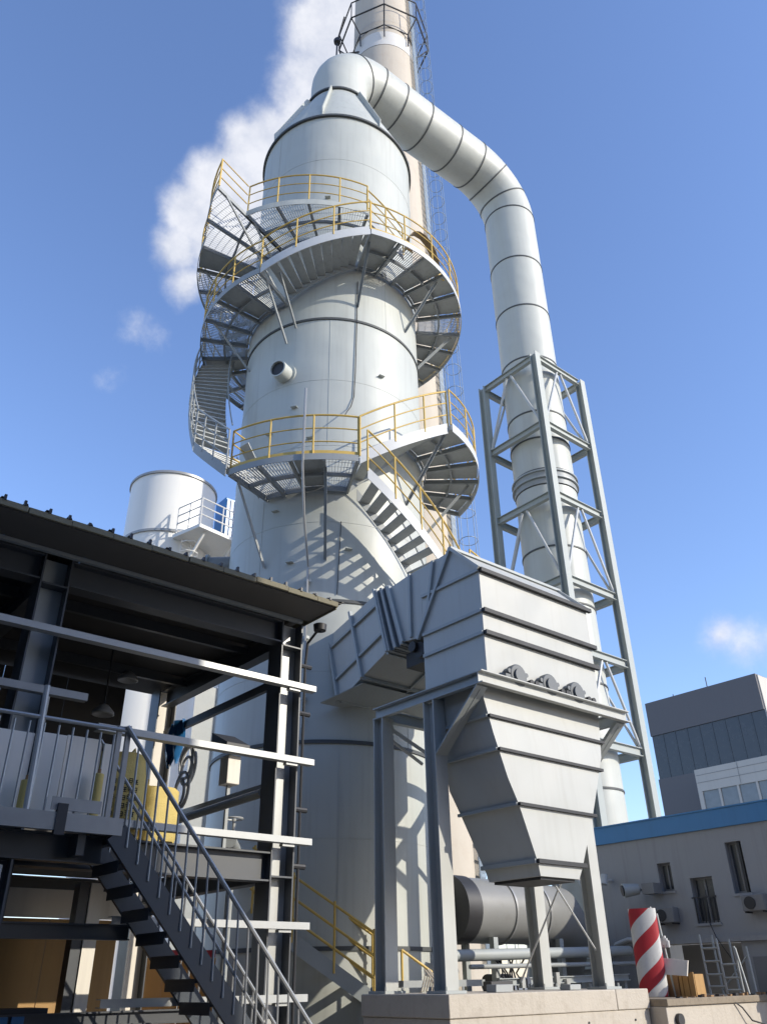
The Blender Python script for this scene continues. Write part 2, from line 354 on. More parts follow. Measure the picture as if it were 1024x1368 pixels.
def rails(root, a, b, r, z0, z1=None, posts=18, mats=('yellow',), mid=2, radius=.020, toe=False):
    z1 = z0 if z1 is None else z1; rf = r if callable(r) else (lambda t: r)
    m = M[mats[0]]; me = post_me if mats[0] == 'yellow' else grey_post_me
    MB().pipe(arcpts(a, b, rf, z0+1.08, z1+1.08, 4), radius+.003, 6).build('top_rail', m, root)
    for k in range(mid):
        h = 1.08*(k+1)/(mid+1); MB().pipe(arcpts(a, b, rf, z0+h, z1+h, 4), radius*.75, 6).build('mid_rail', m, root)
    n = max(1, round(abs(b-a)/posts))
    for i in range(n+1):
        t = i/n; inst('guard_post', me, root, tp(a+(b-a)*t, rf(t), z0+(z1-z0)*t))
    if toe: ribbon(a, b, (lambda t: rf(t)-.012), z0, z1, .0, .13, .008).build('toe_board', m, root)
def end_rail(root, ps, ra, rb, z, m='yellow'):
    for h in (1.08, .72, .36): MB().tube(tp(ps, ra, z+h), tp(ps, rb, z+h), .018, 6).build('end_rail', M[m], root)
    inst('guard_post', post_me if m == 'yellow' else grey_post_me, root, tp(ps, ra, z))
def deck_panel(root, a, b, ra, rb, z, kind):
    """ra, rb: outer radius at a and b"""
    ri = TR+.10
    if kind == 'plate':
        n = 3; secs = []
        for i in range(n+1):
            t = i/n; ps = a+(b-a)*t; ro = ra+(rb-ra)*t
            secs.append([tp(ps, ri, z-.008), tp(ps, ro, z-.008), tp(ps, ro, z), tp(ps, ri, z)])
        return MB().loft(secs).build('deck_plate', M['deck'], root)
    g = MB(); arc = rad(abs(b-a))*(ri+max(ra, rb))/2; n = max(2, int(arc/.058))
    for i in range(n+1):
        t = i/n; ps = a+(b-a)*t; ro = ra+(rb-ra)*t
        g.bar(tp(ps, ri, z-.016), tp(ps, ro, z-.016), .006, .032)
    for k in range(int((max(ra, rb)-ri)/.19)+1):
        r = ri+.03+.19*k
        pts = [tp(a+(b-a)*i/4, min(r, ra+(rb-ra)*i/4), z-.006) for i in range(5)]
        for p, q in zip(pts, pts[1:]): g.bar(p, q, .007, .012)
    return g.build('grating_panel', M['grating'], root)
def platform(root, a, b, z, r, kinds, bays=None, fascia=('fascia', -.20, .02), braces=3, brace_drop=1.35, mid_beam=True):
    rf = r if callable(r) else (lambda t: r); n = bays or max(1, round(abs(b-a)/13)); dps = (b-a)/n
    ribbon(a, b, (lambda t: rf(t)), z, z, fascia[1], fascia[2]).build('edge_fascia', M[fascia[0]], root)
    ribbon(a, b, TR+.06, z, z, -.14, .0, .03).build('inner_edge', M['walk'], root)
    if mid_beam:
        pts = arcpts(a, b, lambda t: (TR+rf(t))/2+.02, z-.09, None, dps/2 if dps > 0 else -dps/2)
        mb = MB()
        for p, q in zip(pts, pts[1:]): mb.bar(p, q, .05, .09)
        mb.build('ring_bearer', M['walk'], root)
    for i in range(n+1):
        ps = a+dps*i; t = i/n
        MB().bar(tp(ps, TR+.02, z-.10), tp(ps, rf(t)-.004, z-.10), .055, .12).build('joist', M['walk'], root)
        if braces and i % braces == 0:
            MB().angle(tp(ps+.4, rf(t)-.25, z-.17), tp(ps+.4, TR+.01, z-brace_drop), .065, .065, .01).build('knee_brace', M['walk'], root)
    for i in range(n):
        k = kinds[i % len(kinds)]
        deck_panel(root, a+dps*i+(.5 if dps > 0 else -.5), a+dps*(i+1)-(.5 if dps > 0 else -.5), rf(i/n)-.02, rf((i+1)/n)-.02, z, k)
    return n
def flight(root, a, za, b, zb, ro, ri=None, m='walk', fm='fascia', rail='yellow', inner_rail=False, tread_rise=.21, post_every=3):
    ri = ri or TR+.16
    n = max(2, round(abs(zb-za)/tread_rise))
    for i in range(1, n):
        t = i/n; ps = a+(b-a)*t; z = za+(zb-za)*t
        w = .24
        mid = (ri+ro)/2; tang = (tp(ps+90, 1, 0)-TC).normalized(); tang.z = 0
        s = MB(); s.bar(tp(ps, ri+.01, z-.015), tp(ps, ro-.01, z-.015), w, .03); s.build('tread', M['deck'], root)
    for r, mm in ((ri, m), (ro, fm)):
        ribbon(a, b, r, za, zb, -.20, .10, .016, 3).build('stringer', M[mm], root)
    rails(root, a, b, ro+.008, za, zb, posts=abs(b-a)/max(1, n/post_every), mats=(rail,), mid=2)
    if inner_rail: MB().pipe(arcpts(a, b, ri, za+.95, zb+.95, 4), .02, 6).build('inner_handrail', M[m], root)
RO_ = 3.83
# middle walkway (front)
w = thing('curved_walkway', 'curved walkway with yellow guard rails across the front of the tower at mid height', 'walkway', tp(-14, 3.2, 11.5))
platform(w, -36, 9, 11.5, RO_, ['grating', 'grating', 'plate', 'grating'], 4, ('walk', -.14, .02), brace_drop=1.9)
rails(w, -36, 9, RO_-.03, 11.5, posts=16, toe=True)
end_rail(w, -36, RO_-.03, 3.4, 11.5)
MB().bar(tp(-33, 2.9, 11.62), tp(-35, 3.5, 12.35), .30, .02).build('stay_plate', M['deck'], w)
# flight from the middle walkway up to the right landing
w = thing('curved_stair', 'short curved stair with pale stringer rising right from the front walkway to the right landing', 'stair', tp(25, 3.2, 12))
flight(w, 9.4, 11.5, 47, 13.22, RO_)
w = thing('curved_landing', 'solid plated yellow railed landing sticking out right of the tower at mid height', 'landing', tp(70, 3.2, 13.25))
platform(w, 47.3, 112, 13.25, RO_+.12, ['plate'], 5, ('fascia', -.22, .03), brace_drop=1.7)
rails(w, 47.3, 112, RO_+.09, 13.25, posts=12)
end_rail(w, 112, RO_+.09, 2.7, 13.25)
# flight from the right-hand landing on round the back is hidden; lower flight to the bottom landing
w = thing('curved_stair', 'pale stair curving down to the right from the front walkway towards the filter box', 'stair', tp(28, 3.2, 9.8))
flight(w, 12, 11.15, 50, 8.8, RO_, 2.88, inner_rail=True)
w = thing('curved_landing', 'low landing with thin rails just above the filter box beside the tall stack', 'landing', tp(80, 3.3, 8.8))
platform(w, 50.3, 108, 8.8, RO_+.25, ['plate'], 4, brace_drop=1.4)
rails(w, 50.3, 108, RO_+.22, 8.8, posts=14)
end_rail(w, 108, RO_+.22, 2.7, 8.8)
# steep flight round the left side, from the middle walkway up to the upper ring
w = thing('curved_stair', 'steep open tread stair climbing round the left side of the tower against the sky', 'stair', tp(-95, 3.2, 14))
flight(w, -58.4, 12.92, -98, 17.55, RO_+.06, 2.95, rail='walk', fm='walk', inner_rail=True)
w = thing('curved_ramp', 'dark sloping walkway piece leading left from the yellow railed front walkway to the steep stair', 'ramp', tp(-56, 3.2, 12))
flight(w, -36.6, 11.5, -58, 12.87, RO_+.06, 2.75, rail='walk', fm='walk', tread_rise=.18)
# upper ring walkway
w = thing('ring_walkway', 'upper ring walkway with open grating and yellow rails round the right side of the tower', 'walkway', tp(60, 3.2, 18.77))
platform(w, 14, 168, 18.77, RO_, ['plate', 'grating', 'plate', 'plate'], 12, ('fascia', -.16, .03), brace_drop=1.5)
rails(w, 14, 168, RO_-.03, 18.77, posts=15, toe=True)
w = thing('curved_ramp', 'curved ramp section with thick pale edge joining the two levels of the upper ring walkway', 'ramp', tp(-8, 3.2, 18.2))
flight(w, 13.6, 18.77, -30, 17.62, RO_, tread_rise=.115)
for ps in (-24,): MB().angle(tp(ps, RO_-.3, 17.62+(ps+30)/43.6*1.15-.2), tp(ps, TR, 16.4+(ps+30)/43.6*1.1), .06, .06).build('knee_brace', M['walk'], w)
w = thing('ring_walkway', 'lower half of the upper ring walkway round the left side of the tower in shade', 'walkway', tp(-90, 3.2, 17.6))
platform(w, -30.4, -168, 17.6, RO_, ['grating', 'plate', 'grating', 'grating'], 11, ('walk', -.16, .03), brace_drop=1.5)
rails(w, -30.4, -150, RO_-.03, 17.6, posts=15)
# top walkway
w = thing('top_walkway', 'topmost walkway round the front of the tower under the cone with thin rails', 'walkway', tp(-10, 3.2, 19.8))
platform(w, -37, 14, 19.8, lambda t: 4.05-.5*t, ['grating'], 4, ('shell', -.16, .03), brace_drop=1.2)
rails(w, -37, 14, lambda t: 4.02-.5*t, 19.8, posts=13)
w = thing('top_landing', 'topmost landing jutting out left of the tower against the white cloud', 'landing', tp(-65, 3.6, 19.8))
LRF = lambda t: 5.12-.80*t/.27 if t < .27 else 4.32-.42*(t-.27)/.73
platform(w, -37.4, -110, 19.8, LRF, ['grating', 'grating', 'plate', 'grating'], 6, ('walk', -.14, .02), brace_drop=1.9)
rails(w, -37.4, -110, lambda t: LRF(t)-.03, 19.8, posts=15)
end_rail(w, -37.4, 5.1, 4.05, 19.8)
w = thing('short_stair', 'short yellow railed steps between the topmost walkway and the upper ring walkway', 'stair', tp(22, 3, 19.3))
flight(w, 14.4, 19.8, 33, 18.8, 3.4)
w = thing('curved_stair', 'dark steps dropping behind the left of the tower from the topmost landing', 'stair', tp(-125, 3.2, 18.8))
flight(w, -110.4, 19.8, -150, 17.7, 3.9, rail='yellow', fm='walk')
# arched hatch guard on the ring walkway
hg = thing('arched_guard', 'brown arched ladder hatch guard standing on the upper ring walkway at the right', 'guard', tp(48, 3.4, 18.8))
a1 = []
for i in range(9):
    t = pi*i/8; a1.append(tp(44-11*cos(t), 3.66, 18.9+1.0*sin(t)**.8))
secs = []
for p in a1:
    di = (TC-p); di.z = 0; di.normalize(); secs.append([p, p+di*.22, p+di*.22+V(0,0,.02), p+V(0,0,.02)])
MB().loft(secs).build('arch_plate', mat('rusty_brown_plate', (.25,.17,.08), .6, var=.2, scale=6, dirt=.4), hg)
for i in (0, 8): MB().bar(a1[i]-V(0,0,.14), a1[i]+V(0,0,.05), .04, .22).build('foot', M['yellow'], hg)

# ================================================================== FLUE DUCT
DR = 1.04; DZ = 31.96
LX, LY = 19.77, 14.70
hx = Vector((LX-TX, LY-TY, 0)).normalized()
def elbow(c, d0, d1, R, k):
    """arc from direction d0 to d1, centre offset; c = corner point"""
    s = c - d0*R; ctr = s + d1*R; return [ctr - d1*R*cos(pi/2*i/k) + d0*R*sin(pi/2*i/k) for i in range(k+1)]
zup = V(0,0,1)
pts = [V(TX,TY,NZ+.05), V(TX,TY,NZ+.8)] + elbow(V(TX,TY,DZ), zup, hx, 1.55, 10)
i_e1 = len(pts)-1
for s_ in (2.6, 3.9, 5.5, 6.2): pts.append(V(TX,TY,DZ)+hx*s_)
e2 = elbow(V(LX,LY,DZ), hx, -zup, 2.2, 12)
i_e2 = len(pts); pts += e2
vz = [26.75, 24.1, 21.5, 19.0, 17.85, 16.55]
pts += [V(LX,LY,z) for z in vz]
fd = thing('flue_duct', 'large pale grey round duct crossing from the tower top and dropping into the lattice frame', 'duct', (LX, LY, 0))
def ringcut(p, d, r, wd, th, n=56):
    a = d.cross(V(0,0,1)) if abs(d.z) < .95 else V(1,0,0)
    a = (a-d*a.dot(d)).normalized(); b = a.cross(d); prof = [(r-.02, -wd/2), (r+th, -wd/2), (r+th, wd/2), (r-.02, wd/2)]
    vs = [p + d*h + (a*cos(2*pi*i/n)+b*sin(2*pi*i/n))*rr for i in range(n) for rr, h in prof]
    return MB().add(vs, [(i*4+j, ((i+1) % n)*4+j, ((i+1) % n)*4+(j+1) % 4, i*4+(j+1) % 4) for i in range(n) for j in range(4)])
cuts = [0, 8, i_e1, i_e1+1, i_e1+2, i_e1+3, i_e2, i_e2+4, i_e2+8, i_e2+12] + list(range(i_e2+13, len(pts)))
full = MB().pipe(pts, DR, 56, caps=False)
for a, b in zip(cuts, cuts[1:]):
    s = MB(); s.v = full.v[a*56:(b+1)*56]
    s.f = [(o+i, o+(i+1) % 56, o+56+(i+1) % 56, o+56+i) for o in range(0, (b-a)*56, 56) for i in range(56)]
    o = D.objects.new('duct_section', s.mesh('duct_section', M['duct'], base(fd), 60)); COL.objects.link(o); o.parent = fd
for k in cuts[1:]:
    d = (pts[min(k+1, len(pts)-1)]-pts[k-1]).normalized()
    ringcut(pts[k], d, DR, .055, .022).build('seam_ring', M['seam'], fd)
# expansion joint and lower riser
ej = thing('expansion_joint', 'dark ribbed expansion joint round the duct halfway up the lattice frame', 'joint', (LX, LY, 16.2))
for z, r, h in ((16.46, .10, .05), (16.33, .04, .2), (16.2, .10, .05), (16.06, .03, .2)):
    MB().lathe((LX,LY,0), [(DR-.03, z-h/2), (DR+r, z-h/2), (DR+r, z+h/2), (DR-.03, z+h/2)], 56, closed_prof=True).build('joint_ring', M['walk' if r < .09 else 'steel'], ej)
rz = [15.92, 13.6, 11.6, 9.1, 6.1, 2.4]
rd = thing('duct_riser', 'lower pale grey round duct standing inside the lattice frame', 'duct', (LX, LY, 2.4))
for a, b in zip(rz, rz[1:]): MB().lathe((LX,LY,0), [(DR,b),(DR,a)], 56).build('duct_section', M['duct'], rd)
for z in rz[1:-1]: ringcut(V(LX,LY,z), zup, DR, .055, .025).build('seam_ring', M['seam'], rd)
MB().box(LX-1.1, LX+1.1, LY-1.1, LY+1.1, 0, 2.4).build('base_box', M['fan'], rd)

# ------------------------------------------------------------------ lattice frame round the duct
lf = thing('lattice_frame', 'tall square grey steel lattice frame enclosing the vertical duct', 'steel frame', (LX, LY, 0))
H = 1.27; ztop = 20.95
cor = [(-1,-1), (1,-1), (1,1), (-1,1)]
for i, j in cor:
    s = MB(); p, q = V(LX+i*H, LY+j*H, 0), V(LX+i*H, LY+j*H, ztop)
    s.ibeam(p, q, .26, .26, .02, .024, upv=(0, 1, 0)); s.build('post', M['lattice'], lf)
lv = [20.82, 17.9, 15.1, 12.1, 9.85, 7.2, 4.5, 1.9]
for z in lv:
    for k in range(4):
        i, j = cor[k]; i2, j2 = cor[(k+1) % 4]
        p, q = V(LX+i*H, LY+j*H, z), V(LX+i2*H, LY+j2*H, z); d = (q-p).normalized()
        MB().ibeam(p+d*.14, q-d*.14, .15, .24, .014, .02).build('beam', M['lattice'], lf)
for zt, zb in ((20.82, 17.9), (15.1, 12.1), (9.85, 7.2), (4.5, 1.9)):
    for k in range(4):
        i, j = cor[k]; i2, j2 = cor[(k+1) % 4]
        p, q = V(LX+i*H, LY+j*H, 0), V(LX+i2*H, LY+j2*H, 0); m = (p+q)/2
        for e, sg in ((p, -1), (q, 1)):
            e2_ = e + (m-e)*.10
            MB().tube(V(m.x, m.y, zt-.14)+(e-m).normalized()*.10, V(e2_.x, e2_.y, zb+.14), .045, 8).build('brace', M['rod'], lf)

# ================================================================== CHIMNEY STACK
CXY = (lambda a, d: V(d*cos(a), d*sin(a), 0))(AZ-rad(.95), 32.0)
def cr_(z): return 2.87-(2.87-2.02)*z/58
ch = thing('chimney_stack', 'tall tapering cream concrete stack rising behind the tower out of the picture', 'chimney', CXY)
zs = [0, 6, 12, 18, 24, 30, 36, 42, 48, 53.9]
for a, b in zip(zs, zs[1:]): MB().lathe(CXY, [(cr_(a), a), (cr_(b), b)], 64).build('concrete_lift', M['concrete'], ch)
MB().lathe(CXY, [(cr_(53.9)+.02, 53.9), (cr_(55.4)+.02, 55.4)], 64).build('white_band', M['whiteband'], ch)
MB().lathe(CXY, [(cr_(55.4), 55.4), (cr_(72), 72)], 64).build('concrete_lift', M['concrete'], ch)
CA0 = atan2(-CXY.y, -CXY.x)
def cp(psi, r, z): a = CA0+rad(psi); return CXY + V(r*cos(a), r*sin(a), z)
cf = thing('stack_ring_frame', 'dark octagonal ring frame bracketed round the top of the cream stack', 'ring frame', cp(0, 2.9, 56))
oct_ = [k*45+2 for k in range(8)]
MB().pipe([cp(k, 3.05, 56.8) for k in oct_], .06, 6, closed=True).build('outer_ring', M['black'], cf)
MB().pipe([cp(k, 2.22, 55.9) for k in oct_], .05, 6, closed=True).build('inner_ring', M['black'], cf)
MB().pipe([cp(k, 3.05, 58.6) for k in oct_], .05, 6, closed=True).build('hand_rail', M['black'], cf)
for k in oct_:
    MB().tube(cp(k, 2.2, 54.6), cp(k, 2.24, 55.9), .045, 6).build('strut', M['black'], cf)
    MB().tube(cp(k, 2.24, 55.9), cp(k, 3.05, 56.8), .05, 6).build('strut', M['black'], cf)
    MB().tube(cp(k, 3.05, 56.8), cp(k, 3.05, 58.6), .035, 6).build('upright', M['black'], cf)
sb = thing('aviation_light_frame', 'dark bracket frame with a lamp hung on the left of the cream stack', 'bracket', cp(-80, 2.9, 51))
A_, B_, C2_ = cp(-72, 3.35, 50.6), cp(-68, 2.95, 54.6), cp(-78, 3.2, 56.9)
for p, q in ((A_, B_), (A_, C2_), (A_, cp(-60, 2.12, 50.9)), (A_, cp(-60, 2.12, 49.9)), (B_, cp(-50, 2.1, 54.4)), (B_, cp(-50, 2.1, 53)), (A_-V(0,0,1.2), A_), (C2_, cp(-60, 3.0, 58.3))):
    MB().tube(p, q, .055, 6).build('frame_bar', M['black'], sb)
MB().lathe(C2_, [(.02, -.25), (.22, -.18), (.25, .05), (.16, .25), (.02, .3)], 16).build('lamp_head', M['black'], sb)
# ladder with cage on the right of the stack
ld = thing('caged_ladder', 'blue grey caged ladder and mesh screen running up the right side of the cream stack', 'ladder', cp(80, 3.4, 0))
def lp(off, out, z): # off along tangent
    ps = 84; rr = cr_(z); e = cp(ps, rr+out, z); t = (cp(ps+90, 1, 0)-CXY).normalized(); return e + t*off
zz = list(range(2, 70, 4))
for off in (-.28, .28): MB().pipe([lp(off, .22, z) for z in zz], .028, 6).build('stile', M['ladder'], ld)
rg = MB()
for i in range(200): z = 2.2+i*.32; rg.tube(lp(-.28, .22, z), lp(.28, .22, z), .012, 5)
rg.build('rungs', M['ladder'], ld, kind='stuff')
for i in range(46):
    z = 3+i*1.4
    MB().pipe([lp(.45*sin(t), .25+.5*(1-cos(t))*.8, z) for t in [pi*(-1+2*k/10)*.98+pi for k in range(11)]], .017, 5).build('cage_hoop', M['ladder'], ld)
for k in range(7):
    t = pi*(.25+1.5*k/6); MB().pipe([lp(.45*sin(t), .25+.4*(1-cos(t)), z) for z in zz], .012, 5).build('cage_strip', M['ladder'], ld)
ms = thing('cable_tray', 'wide blue grey mesh cable tray fixed beside the ladder on the cream stack', 'cable tray', cp(74, 3.2, 0))
for i in range(17):
    z0 = 2+i*4
    s = MB()
    for k in range(9): s.bar(lp(-.50-.07*k, .12-.02*k, z0), lp(-.50-.07*k, .12-.02*k, z0+3.95), .05, .02, (1,0,0))
    for k in range(8): s.bar(lp(-.45, .15, z0+.25+.5*k), lp(-1.10, -.06, z0+.25+.5*k), .03, .10)
    s.build('tray_section', M['ladder'], ms)

# ================================================================== FILTER BOX
X0, X1, Y0, Y1 = 9.41, 12.36, 8.62, 10.10
fb = thing('filter_box', 'big boxy light grey filter housing with black ribs over a tapered hopper', 'filter housing', (10.8, 9.3, 5.8))
bars = [5.86, 6.60, 7.00, 7.755]
zz = [5.80, 6.60, 7.00, 7.755]
for a, b in zip(zz, zz[1:]):
    s = MB().box(X0, X1, Y0, Y1, a+.002, b-.002); s.build('wall_panel', M['box'], fb, bevel=.006)
for z in zz[1:]:
    MB().box(X0-.01, X1+.075, Y0-.075, Y0-.002, z-.036, z+.036).build('stiffener', M['gasket'], fb)
    MB().box(X0-.045, X0-.002, Y0-.002, Y1-.02, z-.028, z+.028).build('stiffener', M['steel'], fb)
# hood
hp = [V(X0, Y0, 7.757), V(X0, 9.25, 8.40), V(X0, 9.67, 8.37), V(X0, 10.39, 8.35), V(X0, 11.0, 8.28), V(X0, 10.62, 7.05), V(X0, 10.20, 6.99), V(X0, 10.102, 7.03), V(X0, 10.102, 7.757)]
MB().prism(hp, (X1-X0, 0, 0)).build('hood', M['box'], fb, bevel=.006)
MB().bar(V(X0-.03, 9.25, 8.44), V(X0-.03, 10.22, 6.96), .06, .06, (1,0,0)).build('hood_edge', M['steel'], fb)
MB().bar(V(X0-.03, Y0-.03, 7.78), V(X0-.03, 9.27, 8.44), .06, .05, (1,0,0)).build('hood_edge', M['box'], fb)
MB().bar(V(X0-.05, 9.25, 8.43), V(X1+.08, 9.25, 8.43), .08, .05).build('ridge_angle', M['steel'], fb)
MB().bar(V(X1+.03, Y0-.03, 7.78), V(X1+.03, 9.27, 8.44), .06, .05, (1,0,0)).build('hood_edge', M['box'], fb)
for ya, za, yb, zb in ((10.39, 8.34, 10.40, 7.06), (9.72, 8.36, 9.92, 7.45)):
    MB().bar(V(X0-.03, ya, za), V(X0-.03, yb, zb), .055, .05, (1,0,0)).build('rib', M['steel'], fb)
MB().bar(V(X0-.03, 11.0, 8.30), V(X0-.03, 10.62, 7.03), .06, .07, (1,0,0)).build('end_flange', M['steel'], fb)
# dark fan-like fitting in the gap under the hood
gp = MB(); gp.tube((X0+.05, 10.28, 6.80), (X0+.75, 10.28, 6.80), .15, 14); gp.tube((X0-.02, 10.40, 6.88), (X0+.5, 10.40, 6.88), .10, 12); gp.box(X0+.2, X1-.2, 10.15, 10.8, 6.62, 6.9)
gp.build('gap_fitting', M['gasket'], fb)
# hopper
def q4(x0, x1, y0, y1, z): return [V(x0,y0,z), V(x1,y0,z), V(x1,y1,z), V(x0,y1,z)]
hs = [q4(9.25,12.32,8.66,9.66,5.72), q4(9.33,12.02,8.52,9.66,4.90), q4(9.55,11.70,8.50,9.78,4.25), q4(9.72,11.50,8.48,9.72,3.88), q4(10.0,11.04,8.46,9.55,3.08), q4(10.03,10.92,8.46,9.50,2.90)]
s = MB().loft(hs, (True, True)); hop = s.build('hopper', M['box'], fb)
def belt(z, h=.05, out=.05, mt='gasket', mt2='steel'):
    for a, b in zip(hs, hs[1:]):
        if a[0].z >= z >= b[0].z:
            t = (a[0].z-z)/(a[0].z-b[0].z); c = [p.lerp(q, t) for p, q in zip(a, b)]
            MB().bar(c[0]+V(-.02,-out/2-.002,0), c[1]+V(out,-out/2-.002,0), out, h).build('stiffener', M[mt], fb)
            MB().bar(c[3]+V(-out/2-.002,.03,0), c[0]+V(-out/2-.002,0,0), out, h).build('stiffener', M[mt2], fb)
            MB().bar(c[1]+V(out/2+.002,.0,0), c[2]+V(out/2+.002,.03,0), out, h).build('stiffener', M[mt2], fb)
            return
for z in (5.17, 4.66, 3.88, 3.10): belt(z, .045 if z > 3.2 else .06)
MB().box(10.08, 10.87, 8.51, 9.44, 2.86, 2.898).build('outlet', M['gasket'], fb)
# three motor-like valve heads on the ledge
for i, x in enumerate((9.98, 10.78, 11.50)):
    lab = ('leftmost of three dark round valve heads on the ledge of the filter box', 'middle one of three dark round valve heads on the filter box ledge', 'rightmost of three dark round valve heads on the ledge of the filter box')[i]
    yv, zv = 8.50, 5.92
    t = thing('valve_head', lab, 'valve', (x, yv, 5.83), 'round valve heads on the filter box ledge')
    MB().tube((x, yv-.06, zv), (x, yv+.08, zv), .20, 20).build('casing', M['motor'], t, bevel=.02)
    MB().tube((x, yv-.10, zv), (x, yv-.062, zv), .12, 16).build('cover', M['motor'], t)
    for a in (14, 166): MB().tube((x+.215*cos(rad(a)), yv-.05, zv+.215*sin(rad(a))), (x+.215*cos(rad(a)), yv+.06, zv+.215*sin(rad(a))), .04, 8).build('lug', M['motor'], t)
    MB().box(x-.31, x-.19, yv-.05, yv+.05, zv-.07, zv-.01).build('foot', M['motor'], t)
    for dx in (.27, .40): MB().tube((x+dx, yv-.10, zv-.07), (x+dx, yv+.04, zv-.07), .05, 12).build('knob', M['gasket'], t)

# support frame with ledge
sf = thing('support_frame', 'grey steel stand with four legs and a ledge carrying the filter box', 'steel frame', (10.9, 9.7, 1.43))
LX0, LX1, LY0, LY1, LZ = 9.0, 12.85, 8.36, 11.07, 5.71
s = MB(); s.channel((LX0, LY0+.05, LZ), (LX1, LY0+.05, LZ), .10, .20, .018, side=-1); s.build('ledge_beam', M['box'], sf)
s = MB(); s.channel((LX0+.05, LY1, LZ), (LX0+.05, LY0+.105, LZ), .10, .20, .018, side=-1); s.build('ledge_beam', M['steel'], sf)
MB().ibeam((LX0+.11, LY1-.06, LZ), (LX1, LY1-.06, LZ), .12, .20).build('ledge_beam', M['steel'], sf)
MB().ibeam((LX1-.06, LY0+.11, LZ), (LX1-.06, LY1-.13, LZ), .12, .20).build('ledge_beam', M['steel'], sf)
MB().box(LX0+.12, LX1-.14, LY0+.12, Y0+.03, LZ+.07, LZ+.085).build('ledge_plate', M['steel'], sf)
MB().box(LX0+.02, X0-.03, Y0, LY1-.15, LZ+.07, LZ+.085).build('ledge_plate', M['steel'], sf)
MB().ibeam((LX0+.12, 9.55, LZ-.02), (LX1-.13, 9.55, LZ-.02), .12, .16).build('cross_beam', M['steel'], sf)
for x in (LX0+.13, LX1-.13):
    for y in (9.62, 10.93):
        MB().ibeam((x, y, 1.47), (x, y, LZ-.102), .25, .25, .018, .022, upv=(0,1,0)).build('leg', M['box'], sf)
        MB().box(x-.2, x+.2, y-.2, y+.2, 1.432, 1.469).build('base_plate', M['steel'], sf)
        for bx_ in (-.165, .165):
            for by_ in (-.165, .165): MB().tube((x+bx_, y+by_, 1.47), (x+bx_, y+by_, 1.52), .018, 6).build('anchor_bolt', M['walk'], sf)
    # cantilever bracket
    sg = 1 if x < 10 else -1
    s = MB(); s.bar((x, 9.50, 4.72), (x, LY0+.14, LZ-.11), .24, .02, oa=0); s.bar((x-.0, 9.50, 4.80), (x, LY0+.22, LZ-.11), .016, .14)
    s.build('bracket', M['steel'], sf)
for y in (10.93,): MB().angle((LX0+.2, y-.06, 5.45), (LX1-.2, y-.06, 4.2), .07, .07).build('brace', M['rod'], sf)
MB().tube((LX0+.2, 10.9, 5.3), (LX0+1.0, 10.9, 4.95), .03).build('brace', M['rod'], sf)
MB().tube((11.55, 9.3, 3.0), (12.0, 10.8, 1.55), .016).build('brace', M['rod'], sf)
MB().tube((11.0, 9.0, 2.86), (12.6, 9.6, 2.0), .016).build('brace', M['rod'], sf)

# inlet duct from the tower to the box
ind = thing('inlet_duct', 'sloping square grey inlet duct with raised ribs joining the tower to the filter box', 'duct', (10.5, 11.8, 6.5))
XD = 11.9
dp = [V(X0, 11.42, 8.31), V(X0, 13.0, 7.88), V(X0, 12.62, 6.41), V(X0, 11.08, 7.02)]
MB().prism(dp, (XD-X0, 0, 0)).build('duct_body', M['box'], ind, bevel=.006)
def onduct(u, w): # u along 0 (box end) .. 1 (tower end), w 0 bottom .. 1 top
    return dp[3].lerp(dp[2], u).lerp(dp[0].lerp(dp[1], u), w)
for u in (.0, .50, .985): MB().bar(onduct(u, -.03)+V(-.04,0,0), onduct(u, 1.06)+V(-.04,0,0), .055, .078, (1,0,0)).build('rib', M['steel'], ind)
for w_ in (.30, .80):
    for ua, ub in ((.02, .48), (.52, .965)): MB().bar(onduct(ua, w_)+V(-.03,0,0), onduct(ub, w_)+V(-.03,0,0), .05, .055, (1,0,0)).build('rib', M['steel'], ind)
for u in (.02, .50, .97):
    p = onduct(u, 0); MB().bar(V(X0, p.y, p.z-.035), V(XD, p.y, p.z-.035), .06, .06).build('bottom_rib', M['steel'], ind)
p, q = onduct(.03, 0), onduct(.95, 0); MB().bar(V(10.6, p.y, p.z-.03), V(10.6, q.y, q.z-.03), .05, .055).build('bottom_rib', M['steel'], ind)
MB().prism([V(X0-.35, 12.75, 6.36), V(XD, 12.75, 6.36), V(XD, 11.9, 6.60), V(X0+.02, 11.9, 6.60)], (0, .02, -.02)).build('bottom_flange', M['steel'], ind)
exj = thing('bellows_joint', 'dark pleated bellows joint between the inlet duct and the filter hood', 'joint', (10.6, 11.0, 7.6))
e0, e1 = (onduct(0, -.04), onduct(0, 1.04)), (V(X0, 10.60, 7.00), V(X0, 11.02, 8.33))
for i in range(5):
    t0, t1 = i/5+.02, (i+1)/5-.02; o = .05 if i in (1, 3) else .0
    a0, a1, b0, b1 = e0[0].lerp(e1[0], t0), e0[0].lerp(e1[0], t1), e0[1].lerp(e1[1], t0), e0[1].lerp(e1[1], t1)
    MB().prism([a0+V(-.06+o,0,0), a1+V(-.06+o,0,0), b1+V(-.06+o,0,0), b0+V(-.06+o,0,0)], (XD-X0, 0, 0)).build('pleat', M['stairdark' if i in (1, 3) else 'walk'], exj)

